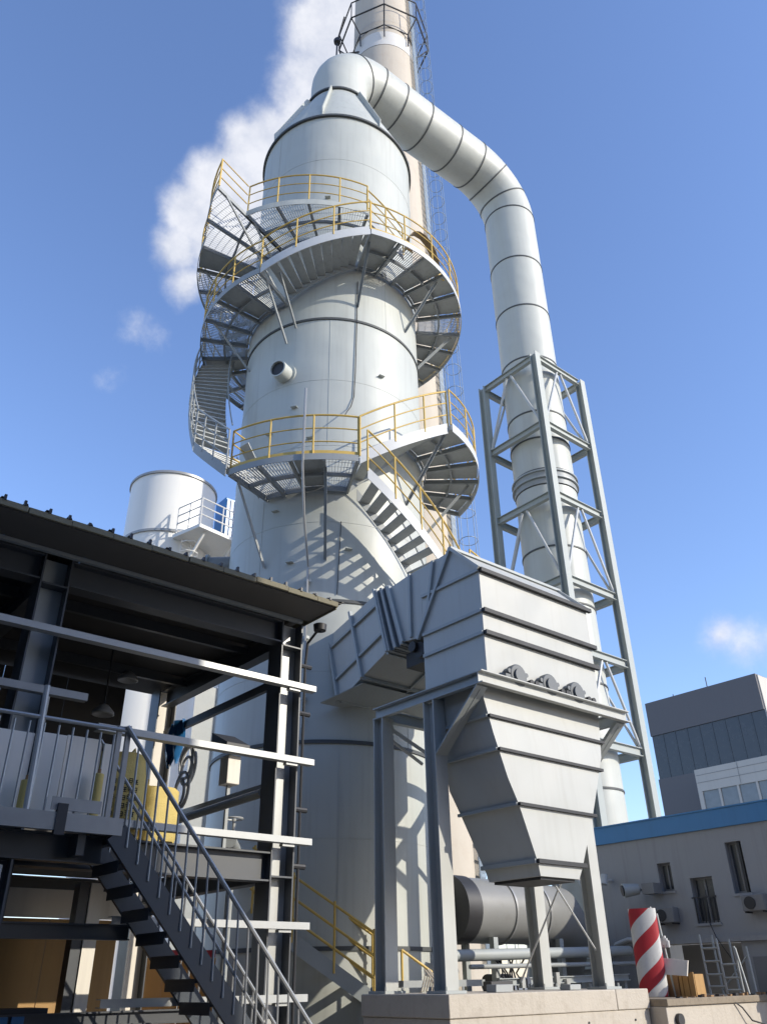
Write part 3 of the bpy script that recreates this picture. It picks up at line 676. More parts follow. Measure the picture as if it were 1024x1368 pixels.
# ================================================================== TOWER-FOOT STAIR
ts = thing('foot_stair', 'shaded steel stair with yellow rails descending right at the foot of the tower', 'stair', (9, 12.4, 0))
dirx = Vector((1.75, -1.28, 0)).normalized(); nrm = Vector((-dirx.y, dirx.x, 0))
a, b = V(8.0, 13.20, 2.67), V(9.75, 11.92, 1.28)
for k, o in enumerate((0, .62)):
    MB().bar(a+nrm*o, b+nrm*o, .02, .24).build('stringer', M['steel'], ts)
    for h in (1.0, .66, .34): MB().tube(a+nrm*o+V(0,0,h), b+nrm*o+V(0,0,h), .022).build('rail', M['yellow'], ts)
    for t in (.02, .34, .67, .98):
        p = a.lerp(b, t)+nrm*o; inst('guard_post', post_me, ts, p-V(0,0,.02))
for i in range(8):
    p = a.lerp(b, (i+.5)/8); MB().bar(p, p+nrm*.60, .24, .03).build('tread', M['deck'], ts)
b2 = V(9.3, 9.9, .5)
MB().bar(b+V(.02,-.02,-.1), b+V(.75,-.55,-.75), .02, .2).build('stringer', M['galv'], ts)
# skirt ring, small rail by the tower foot
fr = thing('foot_rail', 'low yellow rail between the legs at the foot of the tower', 'rail', (9.4, 12.0, 1.4))
for p, q in (((10.15, 11.75, 2.05), (10.75, 11.45, 1.62)), ((10.15, 11.75, 2.05), (10.15, 11.75, 1.2)), ((10.75, 11.45, 1.62), (10.75, 11.45, 1.2))): MB().tube(p, q, .022).build('bar', M['yellow'], fr)
tag(MB().box(10.0, 11.9, 11.55, 12.0, 1.50, 1.60).build('foot_beam', M['walk']), 'dark horizontal beam low at the foot of the tower behind the plinth', 'beam')

# ================================================================== FAN DUCT AND PIPES BEHIND THE LEGS
fn = thing('fan_duct', 'fat horizontal grey duct with a dark flange lying behind the stand legs', 'duct', (14, 13.1, 2.2))
yc, zc_ = 12.9, 2.82
fp = [V(12.75, yc, zc_), V(13.8, yc, zc_), V(14.9, yc, zc_), V(15.7, yc+.05, zc_-.04), V(16.3, yc+.35, zc_-.25), V(16.7, yc+.9, zc_-.75), V(16.85, yc+1.3, zc_-1.4)]
MB().pipe(fp, [.60,.60,.60,.61,.62,.62,.62], 40).build('duct_body', M['fan'], fn, bevel=0)
for x in (13.75, 14.8): ringcut(V(x, yc, zc_), V(1,0,0), .60, .05, .025).build('seam_ring', M['rail'], fn)
MB().tube((12.36, yc, zc_), (12.74, yc, zc_), .625, 40).build('end_flange', M['black'], fn)
for x in (13.2, 15.2):
    for y in (yc-.4, yc+.4): MB().bar((x, y, 0), (x, y, zc_-.5), .12, .12).build('saddle_leg', M['steel'], fn)
def sp(name, label, cat, a, b, r, m, n=12): return tag(MB().tube(a, b, r, n).build(name, M[m]), label, cat)
sp('pipe', 'thick grey horizontal pipe running under the fat fan duct', 'pipe', (11.6, 12.2, 1.98), (17.2, 12.2, 2.10), .10, 'steel')
sp('pipe', 'thin dark horizontal pipe under the fan duct just below the thick grey pipe', 'pipe', (12.0, 12.0, 1.80), (17.4, 12.0, 1.86), .04, 'walk')
bf = thing('pipe_rack', 'low grey steel rack carrying pipes behind the right legs of the filter stand', 'rack', (15.2, 12.0, 0))
for z in (1.42, 1.70): MB().ibeam((12.6, 11.9, z-.15), (16.6, 11.9, z-.10), .1, .12).build('beam', M['steel'], bf)
for x in (12.7, 13.9, 15.3, 16.5): MB().bar((x, 11.95, 0), (x, 11.95, 1.62), .08, .08).build('post', M['walk'], bf)
for x in (13.2, 13.35, 14.2, 14.5, 15.9): MB().box(x-.05, x+.05, 11.8, 11.9, 1.45, 1.45+.12+.2*random.random()).build('clamp', M['galv'], bf)
mp = thing('pump', 'small dark pump with cables under the fan duct between two legs', 'pump', (13.4, 12.6, 0))
MB().box(13.1, 13.8, 12.4, 13.0, 1.0, 1.35).build('bed', M['walk'], mp)
MB().tube((13.15, 12.7, 1.52), (13.75, 12.7, 1.52), .17, 16).build('motor', M['black'], mp)
for i in range(7):
    x = 13.05+.12*i; MB().pipe([V(x, 12.35, 1.3), V(x+.1*sin(i), 12.3, 1.5), V(x+.12, 12.3+.05*i, 1.7), V(x+.2*cos(i*2), 12.4, 1.95)], .018, 5).build('cable', M['black'], mp)
pc = thing('chimney_pier', 'cream tapered concrete pier under the fan duct near the tower foot', 'pier', (12.6, 13.6, 0))
MB().loft([q4(11.9, 13.6, 13.5, 14.4, 0), q4(12.2, 13.2, 13.6, 14.2, 2.1)]).build('pier_body', M['plinth'], pc, bevel=.02)
for i, (x, y, w_, h_) in enumerate(((10.2, 9.62, .35, .10), (12.0, 9.75, .25, .08), (11.2, 10.6, .5, .14))):
    lab = ('small dark scrap block on the plinth edge beside the nearest leg', 'flat grey scrap plate on the plinth beside the right legs', 'dark box on the plinth between the middle legs')[i]
    tag(MB().prism([V(x-w_/2, y-.1, 1.432), V(x+w_/2, y-.12, 1.432), V(x+w_/2.2, y+.1, 1.432), V(x-w_/2.3, y+.12, 1.432)], (0.02, 0.01, h_)).build('scrap_block', M['walk' if i != 2 else 'black'], bevel=.008), lab, 'scrap')
rp = thing('rope', 'frayed pale rope ends lying over the plinth at the foot of the left leg', 'rope', (9.4, 10.5, 1.44))
for i in range(6):
    x = 9.35+.05*i; MB().pipe([V(x, 10.4, 1.45), V(x+.03, 10.35, 1.62), V(x+.05*sin(i*3), 10.3, 1.74), V(x+.08, 10.22, 1.6), V(x+.06, 10.1, 1.45)], .012, 5).build('strand', M['plinth'], rp)

# ================================================================== STRIPED BOLLARD
bo = thing('striped_bollard', 'leaning red and white diagonally striped rounded warning panel standing on the dock wall', 'warning post', (14.45, 9.85, 1.28))
for k in range(4):
    n = 64; segs = 60; s = MB(); vs = []; fs = []
    hgt = 1.42; turns = 1.2
    for i in range(segs+1):
        z = hgt*i/segs; tw = 2*pi*turns*i/segs
        tap = .25 if z > .16 else .25*(.86+.14*sqrt(max(0, z/.16)))
        for j in range(n//4+1):
            a = 2*pi*(k+j/(n//4))/4 + tw + 2.4; vs.append(V(14.45+tap*(.563*cos(a)+.826*.38*sin(a)), 9.85+tap*(-.826*cos(a)+.563*.38*sin(a)), 1.285+z))
    w_ = n//4+1
    for i in range(segs):
        for j in range(n//4): fs.append((i*w_+j, i*w_+j+1, (i+1)*w_+j+1, (i+1)*w_+j))
    s.add(vs, fs); s.build('red_stripe' if k % 2 == 0 else 'white_stripe', M['red' if k % 2 == 0 else 'white'], bo)
MB().loft([[V(14.45+.235*(.563*cos(a)+.826*.36*sin(a)), 9.85+.235*(-.826*cos(a)+.563*.36*sin(a)), z) for a in [2*pi*i/40 for i in range(40)]] for z in (1.45, 2.703)]).build('core', M['white'], bo)
MB().bar((14.70, 9.75, 1.3), (14.66, 9.80, 2.74), .035, .035).build('edge_angle', M['steel'], bo)

# ================================================================== GREY BUILDING ON THE RIGHT
XB = 17.6
gb = thing('grey_building', 'low grey rendered building with small windows and a blue parapet band on the right', 'building', (XB, 8, 0))
YL, YR = 13.0, 6.85
wins = [(11.40, 11.06, 3.25, 3.83), (10.64, 10.11, 2.57, 3.46), (9.66, 9.29, 3.08, 4.08), (8.05, 7.55, 3.08, 4.05)]
s = MB(); ys = sorted([YR, YL] + [w_[0] for w_ in wins] + [w_[1] for w_ in wins]); zt = 4.39
for a, b in zip(ys, ys[1:]):
    hole = [w_ for w_ in wins if w_[1] <= a+1e-6 and w_[0] >= b-1e-6]
    if hole:
        s.box(XB, XB+.25, a, b, 2.30, hole[0][2]); s.box(XB, XB+.25, a, b, hole[0][3], zt)
    else: s.box(XB, XB+.25, a, b, 2.30, zt)
s.build('wall', M['render'], gb)
MB().box(XB+.25, XB+.5, YR, YL-.25, 2.30, zt).build('inner_wall', M['frame'], gb)
MB().box(XB, XB+.25, YR, 9.75, 0, 2.20).build('lower_wall', M['render'], gb)
MB().box(XB+.75, XB+1.0, 9.75, 11.6, 0, 2.20).build('lower_wall', M['frame'], gb)
MB().box(XB, XB+.25, 11.6, YL, 0, 2.20).build('lower_wall', M['render'], gb)
MB().box(XB-.08, XB+.6, YR, YL, 2.203, 2.297).build('floor_band', M['render'], gb)
MB().box(XB-.05, XB+.25, YR, YL+.04, 4.393, 4.765).build('parapet', M['blue'], gb)
MB().box(XB-.07, XB+.28, YR, YL+.06, 4.768, 4.80).build('coping', M['blue'], gb)
MB().box(XB+.253, 30, YL-.25, YL, 0, 4.39).build('side_wall', M['render'], gb)
MB().box(XB+.26, 30, YR, YL, 4.395, 4.50).build('roof', M['render'], gb)
for i, (ya, yb, z0, z1) in enumerate(wins):
    f = MB(); t = .045
    f.box(XB+.13, XB+.19, yb, yb+t, z0, z1); f.box(XB+.13, XB+.19, ya-t, ya, z0, z1); f.box(XB+.13, XB+.19, yb+t, ya-t, z0, z0+t); f.box(XB+.13, XB+.19, yb+t, ya-t, z1-t, z1)
    f.box(XB+.13, XB+.19, (ya+yb)/2-.02, (ya+yb)/2+.02, z0+t, z1-t)
    wf = f.build('window', M['frame'], gb)
    MB().box(XB+.155, XB+.165, yb+t, ya-t, z0+t, z1-t).build('pane', M['glass'], wf)
    MB().box(XB-.03, XB+.12, yb-.03, ya+.03, z0-.05, z0-.003).build('sill', M['render'], wf)
    if i == 1:
        for k in range(6):
            y = yb+.04+(ya-yb-.08)*k/5
            MB().box(XB-.03, XB-.012, y-.008, y+.008, z0, z0+.48).build('grille_bar', M['black'], wf)
        MB().box(XB-.035, XB-.01, yb-.02, ya+.02, z0+.482, z0+.51).build('grille_rail', M['black'], wf)
    if i == 2: MB().box(XB+.04, XB+.10, yb+.06, yb+.11, z0, z1).build('pipe', M['black'], wf)
MB().box(XB-.03, XB-.002, 9.05, 9.55, .9, 1.92).build('door', M['frame'], gb)
for i, (y, z, lab) in enumerate(((11.28, 2.76, 'small grey box air conditioner on the wall under the left window of the grey building'), (9.18, 2.87, 'small grey box air conditioner on the grey building at the right picture edge'))):
    t = thing('air_conditioner', lab, 'air conditioner', (XB-.2, y, z-.16))
    MB().box(XB-.25, XB-.02, y-.24, y+.24, z-.15, z+.15).build('case', M['frame'], t, bevel=.015)
    MB().tube((XB-.268, y+.06, z), (XB-.252, y+.06, z), .12, 20).build('fan_grille', M['black'], t)
    for dy in (-.19, .19): MB().bar((XB-.25, y+dy, z-.165), (XB, y+dy, z-.165), .03, .03).build('bracket', M['black'], t)
fl = thing('floodlight', 'round floodlight with a dark lens fixed on the grey building above the striped post', 'floodlight', (XB-.3, 11.85, 3.3))
MB().tube((XB-.56, 12.02, 3.29), (XB-.28, 11.80, 3.32), .15, 20, .11).build('housing', M['steel'], fl)
MB().tube((XB-.58, 12.035, 3.287), (XB-.562, 12.02, 3.29), .115, 20).build('lens', M['black'], fl)
MB().bar((XB-.3, 11.75, 3.3), (XB, 11.75, 3.3), .05, .05).build('arm', M['steel'], fl)
MB().box(XB-.36, XB-.04, 11.35, 11.66, 3.20, 3.42).build('ballast_box', M['frame'], fl)
lp2 = thing('wall_lamp', 'small pale lamp on an arm near the left end of the grey building', 'lamp', (XB-.2, 12.7, 3.58))
MB().tube((XB, 12.7, 3.58), (XB-.25, 12.7, 3.58), .03).build('arm', M['rod'], lp2); MB().tube((XB-.31, 12.7, 3.49), (XB-.25, 12.7, 3.70), .08, 12).build('head', M['rod'], lp2)
tag(MB().pipe([V(XB-.06, 12.95, 2.02), V(XB-.09, 12.75, 2.24), V(XB-.09, 12.4, 2.33), V(XB-.09, 11.7, 2.29)], .055, 10).build('bent_pipe', M['rod']), 'pale bent pipe on the grey building left of the striped post', 'pipe')
wc = MB().pipe([V(XB-.02, 10.3, 3.2), V(XB-.04, 10.35, 2.6), V(XB-.12, 10.2, 2.28), V(XB-.05, 10.0, 1.9)], .01, 5)
tag(wc.build('cable', M['black']), 'thin black cable drooping from the barred window of the grey building', 'cable')
# clutter on the dock behind the low wall
sc = thing('scaffold_frame', 'grey tubular scaffold frame with ladder rungs standing before the grey building', 'scaffold', (16.3, 9.4, 1.28))
for y, h_ in ((9.80, 2.30), (9.45, 2.22), (9.12, 2.08)):
    for x in (16.2, 16.65): MB().tube((x, y, 1.285), (x, y+.02, h_), .022).build('upright', M['steel'], sc)
for z in (1.42, 1.62, 1.84, 2.06):
    MB().tube((16.2, 9.80, z), (16.2, 9.45, z), .018).build('rung', M['steel'], sc)
    if z < 2: MB().tube((16.2, 9.45, z-.06), (16.2, 9.12, z-.06), .018).build('rung', M['steel'], sc)
    MB().tube((16.2, 9.80, z), (16.65, 9.80, z), .016).build('rung', M['steel'], sc)
MB().tube((16.2, 9.12, 2.05), (16.15, 8.99, 1.30), .02).build('brace', M['steel'], sc); MB().tube((16.65, 9.80, 1.35), (16.65, 9.12, 1.95), .018).build('brace', M['steel'], sc)
bd = thing('leaning_board', 'pale board leaning on worn wooden crates behind the low wall', 'board', (14.6, 9.6, 1.28))
MB().prism([V(14.55, 9.78, 1.64), V(14.55, 9.20, 1.60), V(14.66, 9.20, 1.84), V(14.66, 9.78, 1.90)], (.025,0,0)).build('board', M['panel'], bd)
for i, (x, y, m_) in enumerate(((14.75, 9.66, 'wood'), (14.75, 9.34, 'tan'), (15.1, 10.3, 'wood'))):
    c = thing('crate', ('brown wooden crate under the pale board behind the low wall', 'tan plank crate right under the pale board behind the low wall', 'dull brown crate just right of the striped post behind the low wall')[i], 'crate', (x, y, 1.29), 'crates behind the low wall')
    for k in range(5): MB().box(x-.02+.012*(k % 2), x+.012*(k % 2), y-.15+.06*k, y-.095+.06*k, 1.285, 1.66-.02*(k % 3)).build('slat', M[m_], c)
    MB().box(x+.016, x+.3, y-.15, y+.15, 1.285, 1.63).build('body', M[m_], c)
pl = thing('slim_pole', 'slim leaning grey pole with a white insulator cluster beside the striped post', 'pole', (14.75, 9.45, 1.28))
MB().tube((14.75, 9.62, 1.29), (14.72, 9.72, 2.62), .022).build('shaft', M['steel'], pl)
for i in range(5): MB().tube((14.72, 9.58+.03*i, 2.06+.04*(i % 2)), (14.72, 9.58+.03*i, 2.17+.04*(i % 3)), .028, 10).build('insulator', M['white'], pl)
wr = MB().pipe([V(14.9, 9.4, 1.30), V(15.4, 9.02, 1.29), V(15.7, 8.93, 1.1), V(15.9, 8.9, .9), V(16.4, 8.85, .8)], .014, 5); tag(wr.build('cable', M['black']), 'thin black cable hanging over the face of the low wall', 'cable')
rl = thing('rubble_scrap', 'scatter of small dark scrap lying along the coping of the low wall', 'scrap', (15.2, 9.05, 1.28))
for i in range(16):
    x = 13.9+.2*i+random.uniform(-.06, .06); h_ = random.uniform(.015, .05); w_ = random.uniform(.03, .10)
    MB().prism([V(x, 8.99, 1.282), V(x+w_, 9.0+random.uniform(-.02, .02), 1.282), V(x+w_*.8, 9.07, 1.282), V(x-.01, 9.06, 1.282)], (.01, 0, h_)).build('scrap', M['wood' if i % 3 else 'black'], rl)

# ================================================================== FAR CHARCOAL BUILDING
XF = 75.0
ft = thing('charcoal_building', 'tall charcoal clad building with a dark glass band behind the grey building', 'building', (80, 40, 0))
YFL, YFR = 46.75, 34.45
MB().box(XF, XF+25, YFR, YFL, 23.05, 26.5).build('top_cladding', M['tower'], ft)
MB().box(XF+.25, XF+25, YFR+.2, YFL-.2, 18.75, 23.04).build('glass_core', M['glass'], ft)
MB().box(XF, XF+25, YFR, YFL, 0, 18.74).build('lower_cladding', M['tower'], ft)
n = 9
for i in range(n):
    y0 = YFL-(YFL-YFR)*i/n; y1 = YFL-(YFL-YFR)*(i+1)/n
    pw = MB().box(XF+.12, XF+.2, y1+.08, y0-.08, 18.76, 23.03).build('window', M['glass'], ft)
    MB().box(XF+.09, XF+.22, y1-.06, y1+.06, 18.76, 23.03).build('mullion', M['glass'], ft)
MB().box(XF+.3, XF+25, YFR-.10, YFR-.003, 0, 26.4).build('side_cladding', M['cream'], ft)
for y, h_ in ((43.9, .5), (40.0, 1.3)): MB().tube((XF+1, y, 26.5), (XF+1, y, 26.5+h_), .05, 5).build('antenna', M['black'], ft)
# lower cream block in front
cbk = thing('cream_block', 'lower cream clad block with a row of windows in front of the charcoal building', 'building', (72, 38, 0))
XC_ = 71.0
Yc0, Yc1 = 40.42, 20.0
ztc = 18.02
zw0, zw1 = 14.29, 16.08
MB().box(XC_, XF-.02, Yc1, Yc0, zw1, ztc).build('top_cladding', M['cream'], cbk)
MB().box(XC_, XF-.02, Yc1, Yc0, 0, zw0).build('lower_cladding', M['cream'], cbk)
MB().box(XC_+.3, XF-.02, Yc1, Yc0-.05, zw0+.002, zw1-.002).build('core', M['frame'], cbk)
MB().box(XC_, XC_+.29, Yc0-.4, Yc0, zw0+.002, zw1-.002).build('corner_post', M['cream'], cbk)
y = Yc0-.42; k = 0
while y > Yc1+2:
    pw = MB().box(XC_+.12, XC_+.2, y-1.55, y, zw0+.002, zw1-.002).build('window', M['paleglass'], cbk)
    MB().box(XC_+.02, XC_+.28, y-1.75, y-1.56, zw0+.002, zw1-.002).build('mullion', M['cream'], cbk)
    y -= 1.77
for z in (zw1+.75, zw1+1.4): MB().box(XC_-.02, XC_-.002, Yc1, Yc0-.1, z, z+.04).build('panel_joint', M['frame'], cbk)
MB().box(XC_-.02, XC_-.002, 36.2, 36.24, zw1+.05, ztc-.05).build('panel_joint', M['frame'], cbk)

# ================================================================== WHITE TANK ON THE LEFT
SXY = (lambda a, d: V(d*cos(a), d*sin(a), 0))(AZ-rad(-16.9), 30.0); SR = 1.72
tk = thing('white_tank', 'tall white round tank behind the dark steel shed at the left', 'tank', SXY)
SA0 = atan2(-SXY.y, -SXY.x)
def sp_(psi, r, z): a = SA0+rad(psi); return SXY+V(r*cos(a), r*sin(a), z)
MB().lathe(SXY, [(SR, 16.69), (SR, 19.3)], 64).build('shell', M['tank'], tk)
MB().lathe(SXY, [(SR, 0), (SR, 16.63)], 64).build('shell', M['tank'], tk)
for z, wd in ((16.66, .05), (19.3, .05)): MB().lathe(SXY, [(SR-.03, z-wd), (SR+.06, z-wd), (SR+.06, z+wd), (SR-.03, z+wd)], 64, closed_prof=True).build('rim', M['rail'], tk)
MB().lathe(SXY, [(SR, 19.34), (.05, 19.7)], 48).build('roof', M['tank'], tk)
# its balcony
by = thing('tank_balcony', 'white balcony with thin rails bracketed on the right of the white tank', 'balcony', sp_(40, 2.2, 16.4))
def tkp(off, out, z):
    c = sp_(38, SR, z); o_ = (sp_(38, 1, 0)-SXY); o_.z = 0; tg = (sp_(128, 1, 0)-SXY); tg.z = 0; return c+o_*out+tg*off
MB().prism([tkp(-1.0, -.2, 16.3), tkp(-1.0, 1.3, 16.3), tkp(1.0, 1.5, 16.3), tkp(2.1, .9, 16.3), tkp(2.1, -.6, 16.3)], (0,0,.14)).build('floor', M['tank'], by)
ring = [tkp(-1.0, .0, 16.44), tkp(-1.0, 1.3, 16.44), tkp(1.0, 1.5, 16.44), tkp(2.1, .9, 16.44)]
for h in (.4, .75, 1.1): MB().pipe([p+V(0,0,h) for p in ring], .028, 6).build('rail', M['white'], by)
for p, q in zip(ring, ring[1:]):
    for t in (0, .5): MB().tube(p.lerp(q, t), p.lerp(q, t)+V(0,0,1.1), .028, 6).build('rail_post', M['white'], by)
for off in (-.6, .8): MB().bar(tkp(off, .1, 15.0), tkp(off, 1.15, 16.28), .08, .08).build('brace', M['tank'], by)
lad = MB()
wl = thing('tank_ladder', 'caged ladder curving under the balcony of the white tank', 'ladder', sp_(20, 1.9, 16))
for i in range(7):
    z = 13.6+.4*i; MB().pipe([sp_(22, SR+.15, z)+ (sp_(22+90,1,0)-SXY)*(.34*sin(t)) + (sp_(22,1,0)-SXY)*(.33*(1-cos(t))) for t in [pi*(-.95+1.9*k/8)+pi for k in range(9)]], .02, 5).build('hoop', M['tank'], wl)
for o_ in (-.2, .2): MB().tube(sp_(22, SR+.15, 10)+(sp_(112,1,0)-SXY)*o_, sp_(22, SR+.15, 16.3)+(sp_(112,1,0)-SXY)*o_, .025, 6).build('stile', M['tank'], wl)
# blue box and the grey duct stub beside the tower
def dirp(az, d, z): a = AZ-rad(az); return V(d*cos(a), d*sin(a), z)
bb = thing('blue_box', 'blue ribbed box standing beyond the balcony next to the tower edge', 'box', dirp(-12.5, 31, 18))
c = dirp(-12.45, 31.5, 18.6)
MB().box(c.x-.45, c.x+.45, c.y-.45, c.y+.45, 16.5, 20.0).build('body', M['blueitem'], bb, bevel=.03)
for k in range(5): MB().box(c.x-.40+.19*k, c.x-.34+.19*k, c.y-.49, c.y-.452, 16.6, 19.9).build('rib', M['blueitem'], bb)
tz = thing('tank_companion', 'second pale vessel half hidden between the white tank and the tower', 'vessel', dirp(-13.4, 33, 0))
MB().lathe(dirp(-13.3, 33.5, 0), [(.85, 12), (.85, 19.2), (.05, 19.5)], 32).build('shell', M['tank'], tz)
MB().lathe(dirp(-13.3, 33.5, 0), [(.86, 16.5), (.93, 16.5), (.93, 16.6), (.86, 16.6)], 32, closed_prof=True).build('rim', M['rail'], tz)
MB().box(*[v for p, r in zip(dirp(-13.3, 33.5, 0), (1.0, 1.0)) for v in (p-r, p+r)], 0, 12).build('base_frame', M['walk'], tz)
gs = thing('duct_stub', 'short grey round duct stub leaving the left edge of the tower', 'duct', tp(-95, 2.8, 10.4))
MB().tube(tp(-96, 2.2, 10.75), tp(-96, 3.05, 10.75), .26, 24).build('stub', M['fan'], gs); MB().tube(tp(-96, 3.04, 10.75), tp(-96, 3.10, 10.75), .33, 24).build('flange', M['steel'], gs)

# ================================================================== DARK STEEL SHED ON THE LEFT
sh = thing('steel_shed', 'open dark steel frame shed with thin sheet roof and pale cross rails at left', 'shed', (2, 10, 0))
XL, XR, YF, YB = -7.0, 6.35, 8.60, 13.9
# roof: trapezoid sheets, 1 m each
def roof_sheet(x0, x1):
    prof = []; x = x0
    while x < x1-1e-6:
        for dx, dz in ((0, 0), (.17, 0), (.19, .035), (.23, .035)): prof.append((x+dx, dz))
        x += .25
    prof.append((x1, 0))
    secs = []
    for y, dz0 in ((YF, 6.31), (YB, 6.43)):
        secs.append([V(a, y, dz0+b) for a, b in prof]+[V(a, y, dz0+b-.006) for a, b in reversed(prof)])
    return MB().loft(secs)
x = XL
while x < XR-.05:
    x1 = min(x+1.0, XR); roof_sheet(x+.003, x1-.003).build('roof_sheet', M['sheet'], sh); x = x1
n = int((XR-XL)/.5)
for i in range(n+1):
    xa = XL+.5*i+random.uniform(-.01, .01); xb = min(XL+.5*(i+1)-.008, XR)
    if xb-xa < .1: continue
    dz = random.uniform(-.008, .008); MB().box(xa, xb, YF-.035-random.uniform(0, .012), YF-.004, 6.225+dz, 6.302+dz).build('eave_trim', M['sheetedge'], sh, bevel=.006)
hk = MB()
for i in range(int((XR-XL)/.25)):
    xx = XL+.21+.25*i+random.uniform(-.02, .02); hk.box(xx-.014, xx+.014, YF-.05, YF-.01, 6.29, 6.335+random.uniform(-.01, .025))
hk.build('roof_hooks', M['black'], sh, kind='stuff')
MB().box(XL, XR-.02, YF+.02, 9.26, 6.222, 6.25).build('soffit', M['sheet'], sh)
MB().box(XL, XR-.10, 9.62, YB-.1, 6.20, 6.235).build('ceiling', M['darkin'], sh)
for y in (10.6, 11.6, 12.6): MB().channel((XL, y, 6.12), (XR-.2, y, 6.12), .07, .15, .008).build('purlin', M['dark'], sh)
MB().box(XR-.02, XR, YF, YB, 6.20, 6.30).build('gable_trim', M['sheetedge'], sh)
MB().box(XL, XR-.12, 9.27, 9.33, 6.175, 6.221).build('eave_strip', M['steel'], sh)
def hcol(x, y, z0, z1, web='galv', h=.33, w=.34):  # pale web puts the sunlight between the dark flanges into the colour
    MB().bar((x-h/2, y, z0), (x-h/2, y, z1), w, .02, (1,0,0)).build('column_flange', M['dark'], sh)
    MB().bar((x+h/2, y, z0), (x+h/2, y, z1), w, .02, (1,0,0)).build('column_flange', M['dark'], sh)
    MB().bar((x, y, z0), (x, y, z1), .014, h-.022, (1,0,0)).build('column_web', M[web], sh)
for x, yy in ((6.10, 9.50), (2.66, 9.50), (-1.0, 9.50), (-4.7, 9.50)):
    hcol(x, yy, 0, 6.17, 'galv' if x > 5 else 'steel')
    for z in (5.80, 2.75): MB().box(x-.152, x+.152, yy-.17, yy-.01, z-.01, z+.01).build('stiffener_plate', M['dark'], sh)
for x, yy in ((6.14, 13.5), (2.66, 13.5), (-1.0, 13.5)): hcol(x, yy, 0, 6.17, 'panel')
xs_ = [(2.84, 5.92), (-.82, 2.48), (-4.5, -1.18)]
for a, b in xs_:
    MB().ibeam((a, 9.45, 6.0), (b, 9.45, 6.0), .22, .33, .014, .02).build('eave_beam', M['dark'], sh)
    MB().ibeam((a, 9.45, 2.86), (b, 9.45, 2.86), .22, .34, .014, .02).build('floor_beam', M['dark'], sh)
    MB().ibeam((a, 13.5, 2.86), (b, 13.5, 2.86), .22, .34, .014, .02).build('floor_beam', M['dark'], sh)
for x in (6.10, 2.66, -1.0):
    MB().ibeam((x, 9.70, 6.0), (x, 13.3, 6.0), .18, .30, .012, .018).build('roof_beam', M['dark'], sh)
    MB().ibeam((x, 9.70, 2.86), (x, 13.3, 2.86), .18, .30, .012, .018).build('floor_beam', M['dark'], sh)
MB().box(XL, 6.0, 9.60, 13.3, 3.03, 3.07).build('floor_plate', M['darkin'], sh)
# cross rails (galvanised channels)
for z, a in ((5.20, XL), (4.18, 3.42), (3.17, 3.62), (2.20, 3.9), (1.44, 3.9), (.6, 3.9)):
    MB().channel((a, 9.25, z), (6.45, 9.25, z), .12, .078, .007, side=1).build('cross_rail', M['galv'], sh)
    MB().box(6.02, 6.20, 9.22, 9.30, z-.075, z-.045).build('rail_cleat', M['galv'], sh)
MB().channel((XL, 9.26, 4.49), (3.25, 9.26, 4.49), .10, .085, .007, side=1).build('cross_rail', M['rail'], sh)
MB().ibeam((XL, 9.30, 2.09), (4.15, 9.30, 2.09), .10, .15, .01, .014).build('lower_rail', M['dark'], sh)
for z in (5.38, 3.92): MB().bar((6.14, 9.72, z), (6.14, 13.3, z), .07, .12).build('gable_rail', M['rail' if z < 4 else 'dark'], sh)
MB().tube((6.0, 9.75, 3.82), (6.0, 12.2, 3.80), .06, 10).build('gable_pipe', M['walk'], sh)
# back wall and inner panels
for i in range(12):
    xa = XL+1.04*i; xb = min(xa+1.03, 5.55)
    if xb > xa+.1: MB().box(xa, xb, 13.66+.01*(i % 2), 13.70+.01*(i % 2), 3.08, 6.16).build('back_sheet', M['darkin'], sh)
for i in range(11):
    xa = -5.2+.93*i; MB().box(xa, xa+.92, 11.6, 11.64+.012*(i % 3), .01, 2.35).build('tan_panel', M['tan'], sh)
MB().box(-5.2, 5.1, 11.57, 11.62, 2.36, 2.69).build('white_panel_band', M['panel'], sh)
MB().box(4.18, 4.34, 10.6, 10.8, 0, 2.69).build('white_post', M['panel'], sh)
MB().box(4.05, 4.17, 10.62, 10.8, 0, 2.69).build('dark_post', M['dark'], sh)
MB().ibeam((3.0, 10.2, 1.28), (5.6, 10.2, 1.28), .1, .14).build('lower_rail', M['dark'], sh)
# downpipe on the right column
dpi = thing('downpipe', 'thin black downpipe with brackets on the right column of the steel shed', 'downpipe', (6.42, 9.45, 0))
MB().pipe([V(6.42, 9.1, 6.1), V(6.42, 9.4, 5.95), V(6.42, 9.45, 5.6), V(6.42, 9.45, .2)], .02, 8).build('pipe', M['black'], dpi)
for z in (5.6, 4.9, 3.6, 2.9): MB().tube((6.3, 9.45, z), (6.52, 9.45, z), .035, 8).build('bracket', M['black'], dpi)
MB().lathe((6.42, 9.1, 6.1), [(.02, -.06), (.09, -.05), (.10, .04), (.02, .06)], 16).build('gutter_outlet', M['black'], dpi)
# ceiling lamps
for i, (x, y, z) in enumerate(((5.05, 12.6, 5.95), (4.50, 12.0, 5.15))):
    t = thing('ceiling_lamp', ('upper round dome lamp under the roof of the steel shed, unlit', 'lower round dome lamp hanging over the shed platform, unlit')[i], 'lamp', (x, y, z))
    MB().lathe((x, y, z), [(.02, .16), (.07, .14), (.16, .04), (.17, 0), (.15, -.01), (.02, .05)], 24).build('shade', M['lamp'], t)
    MB().tube((x, y, z+.15), (x, y, 6.19), .012, 6).build('stem', M['black'], t)

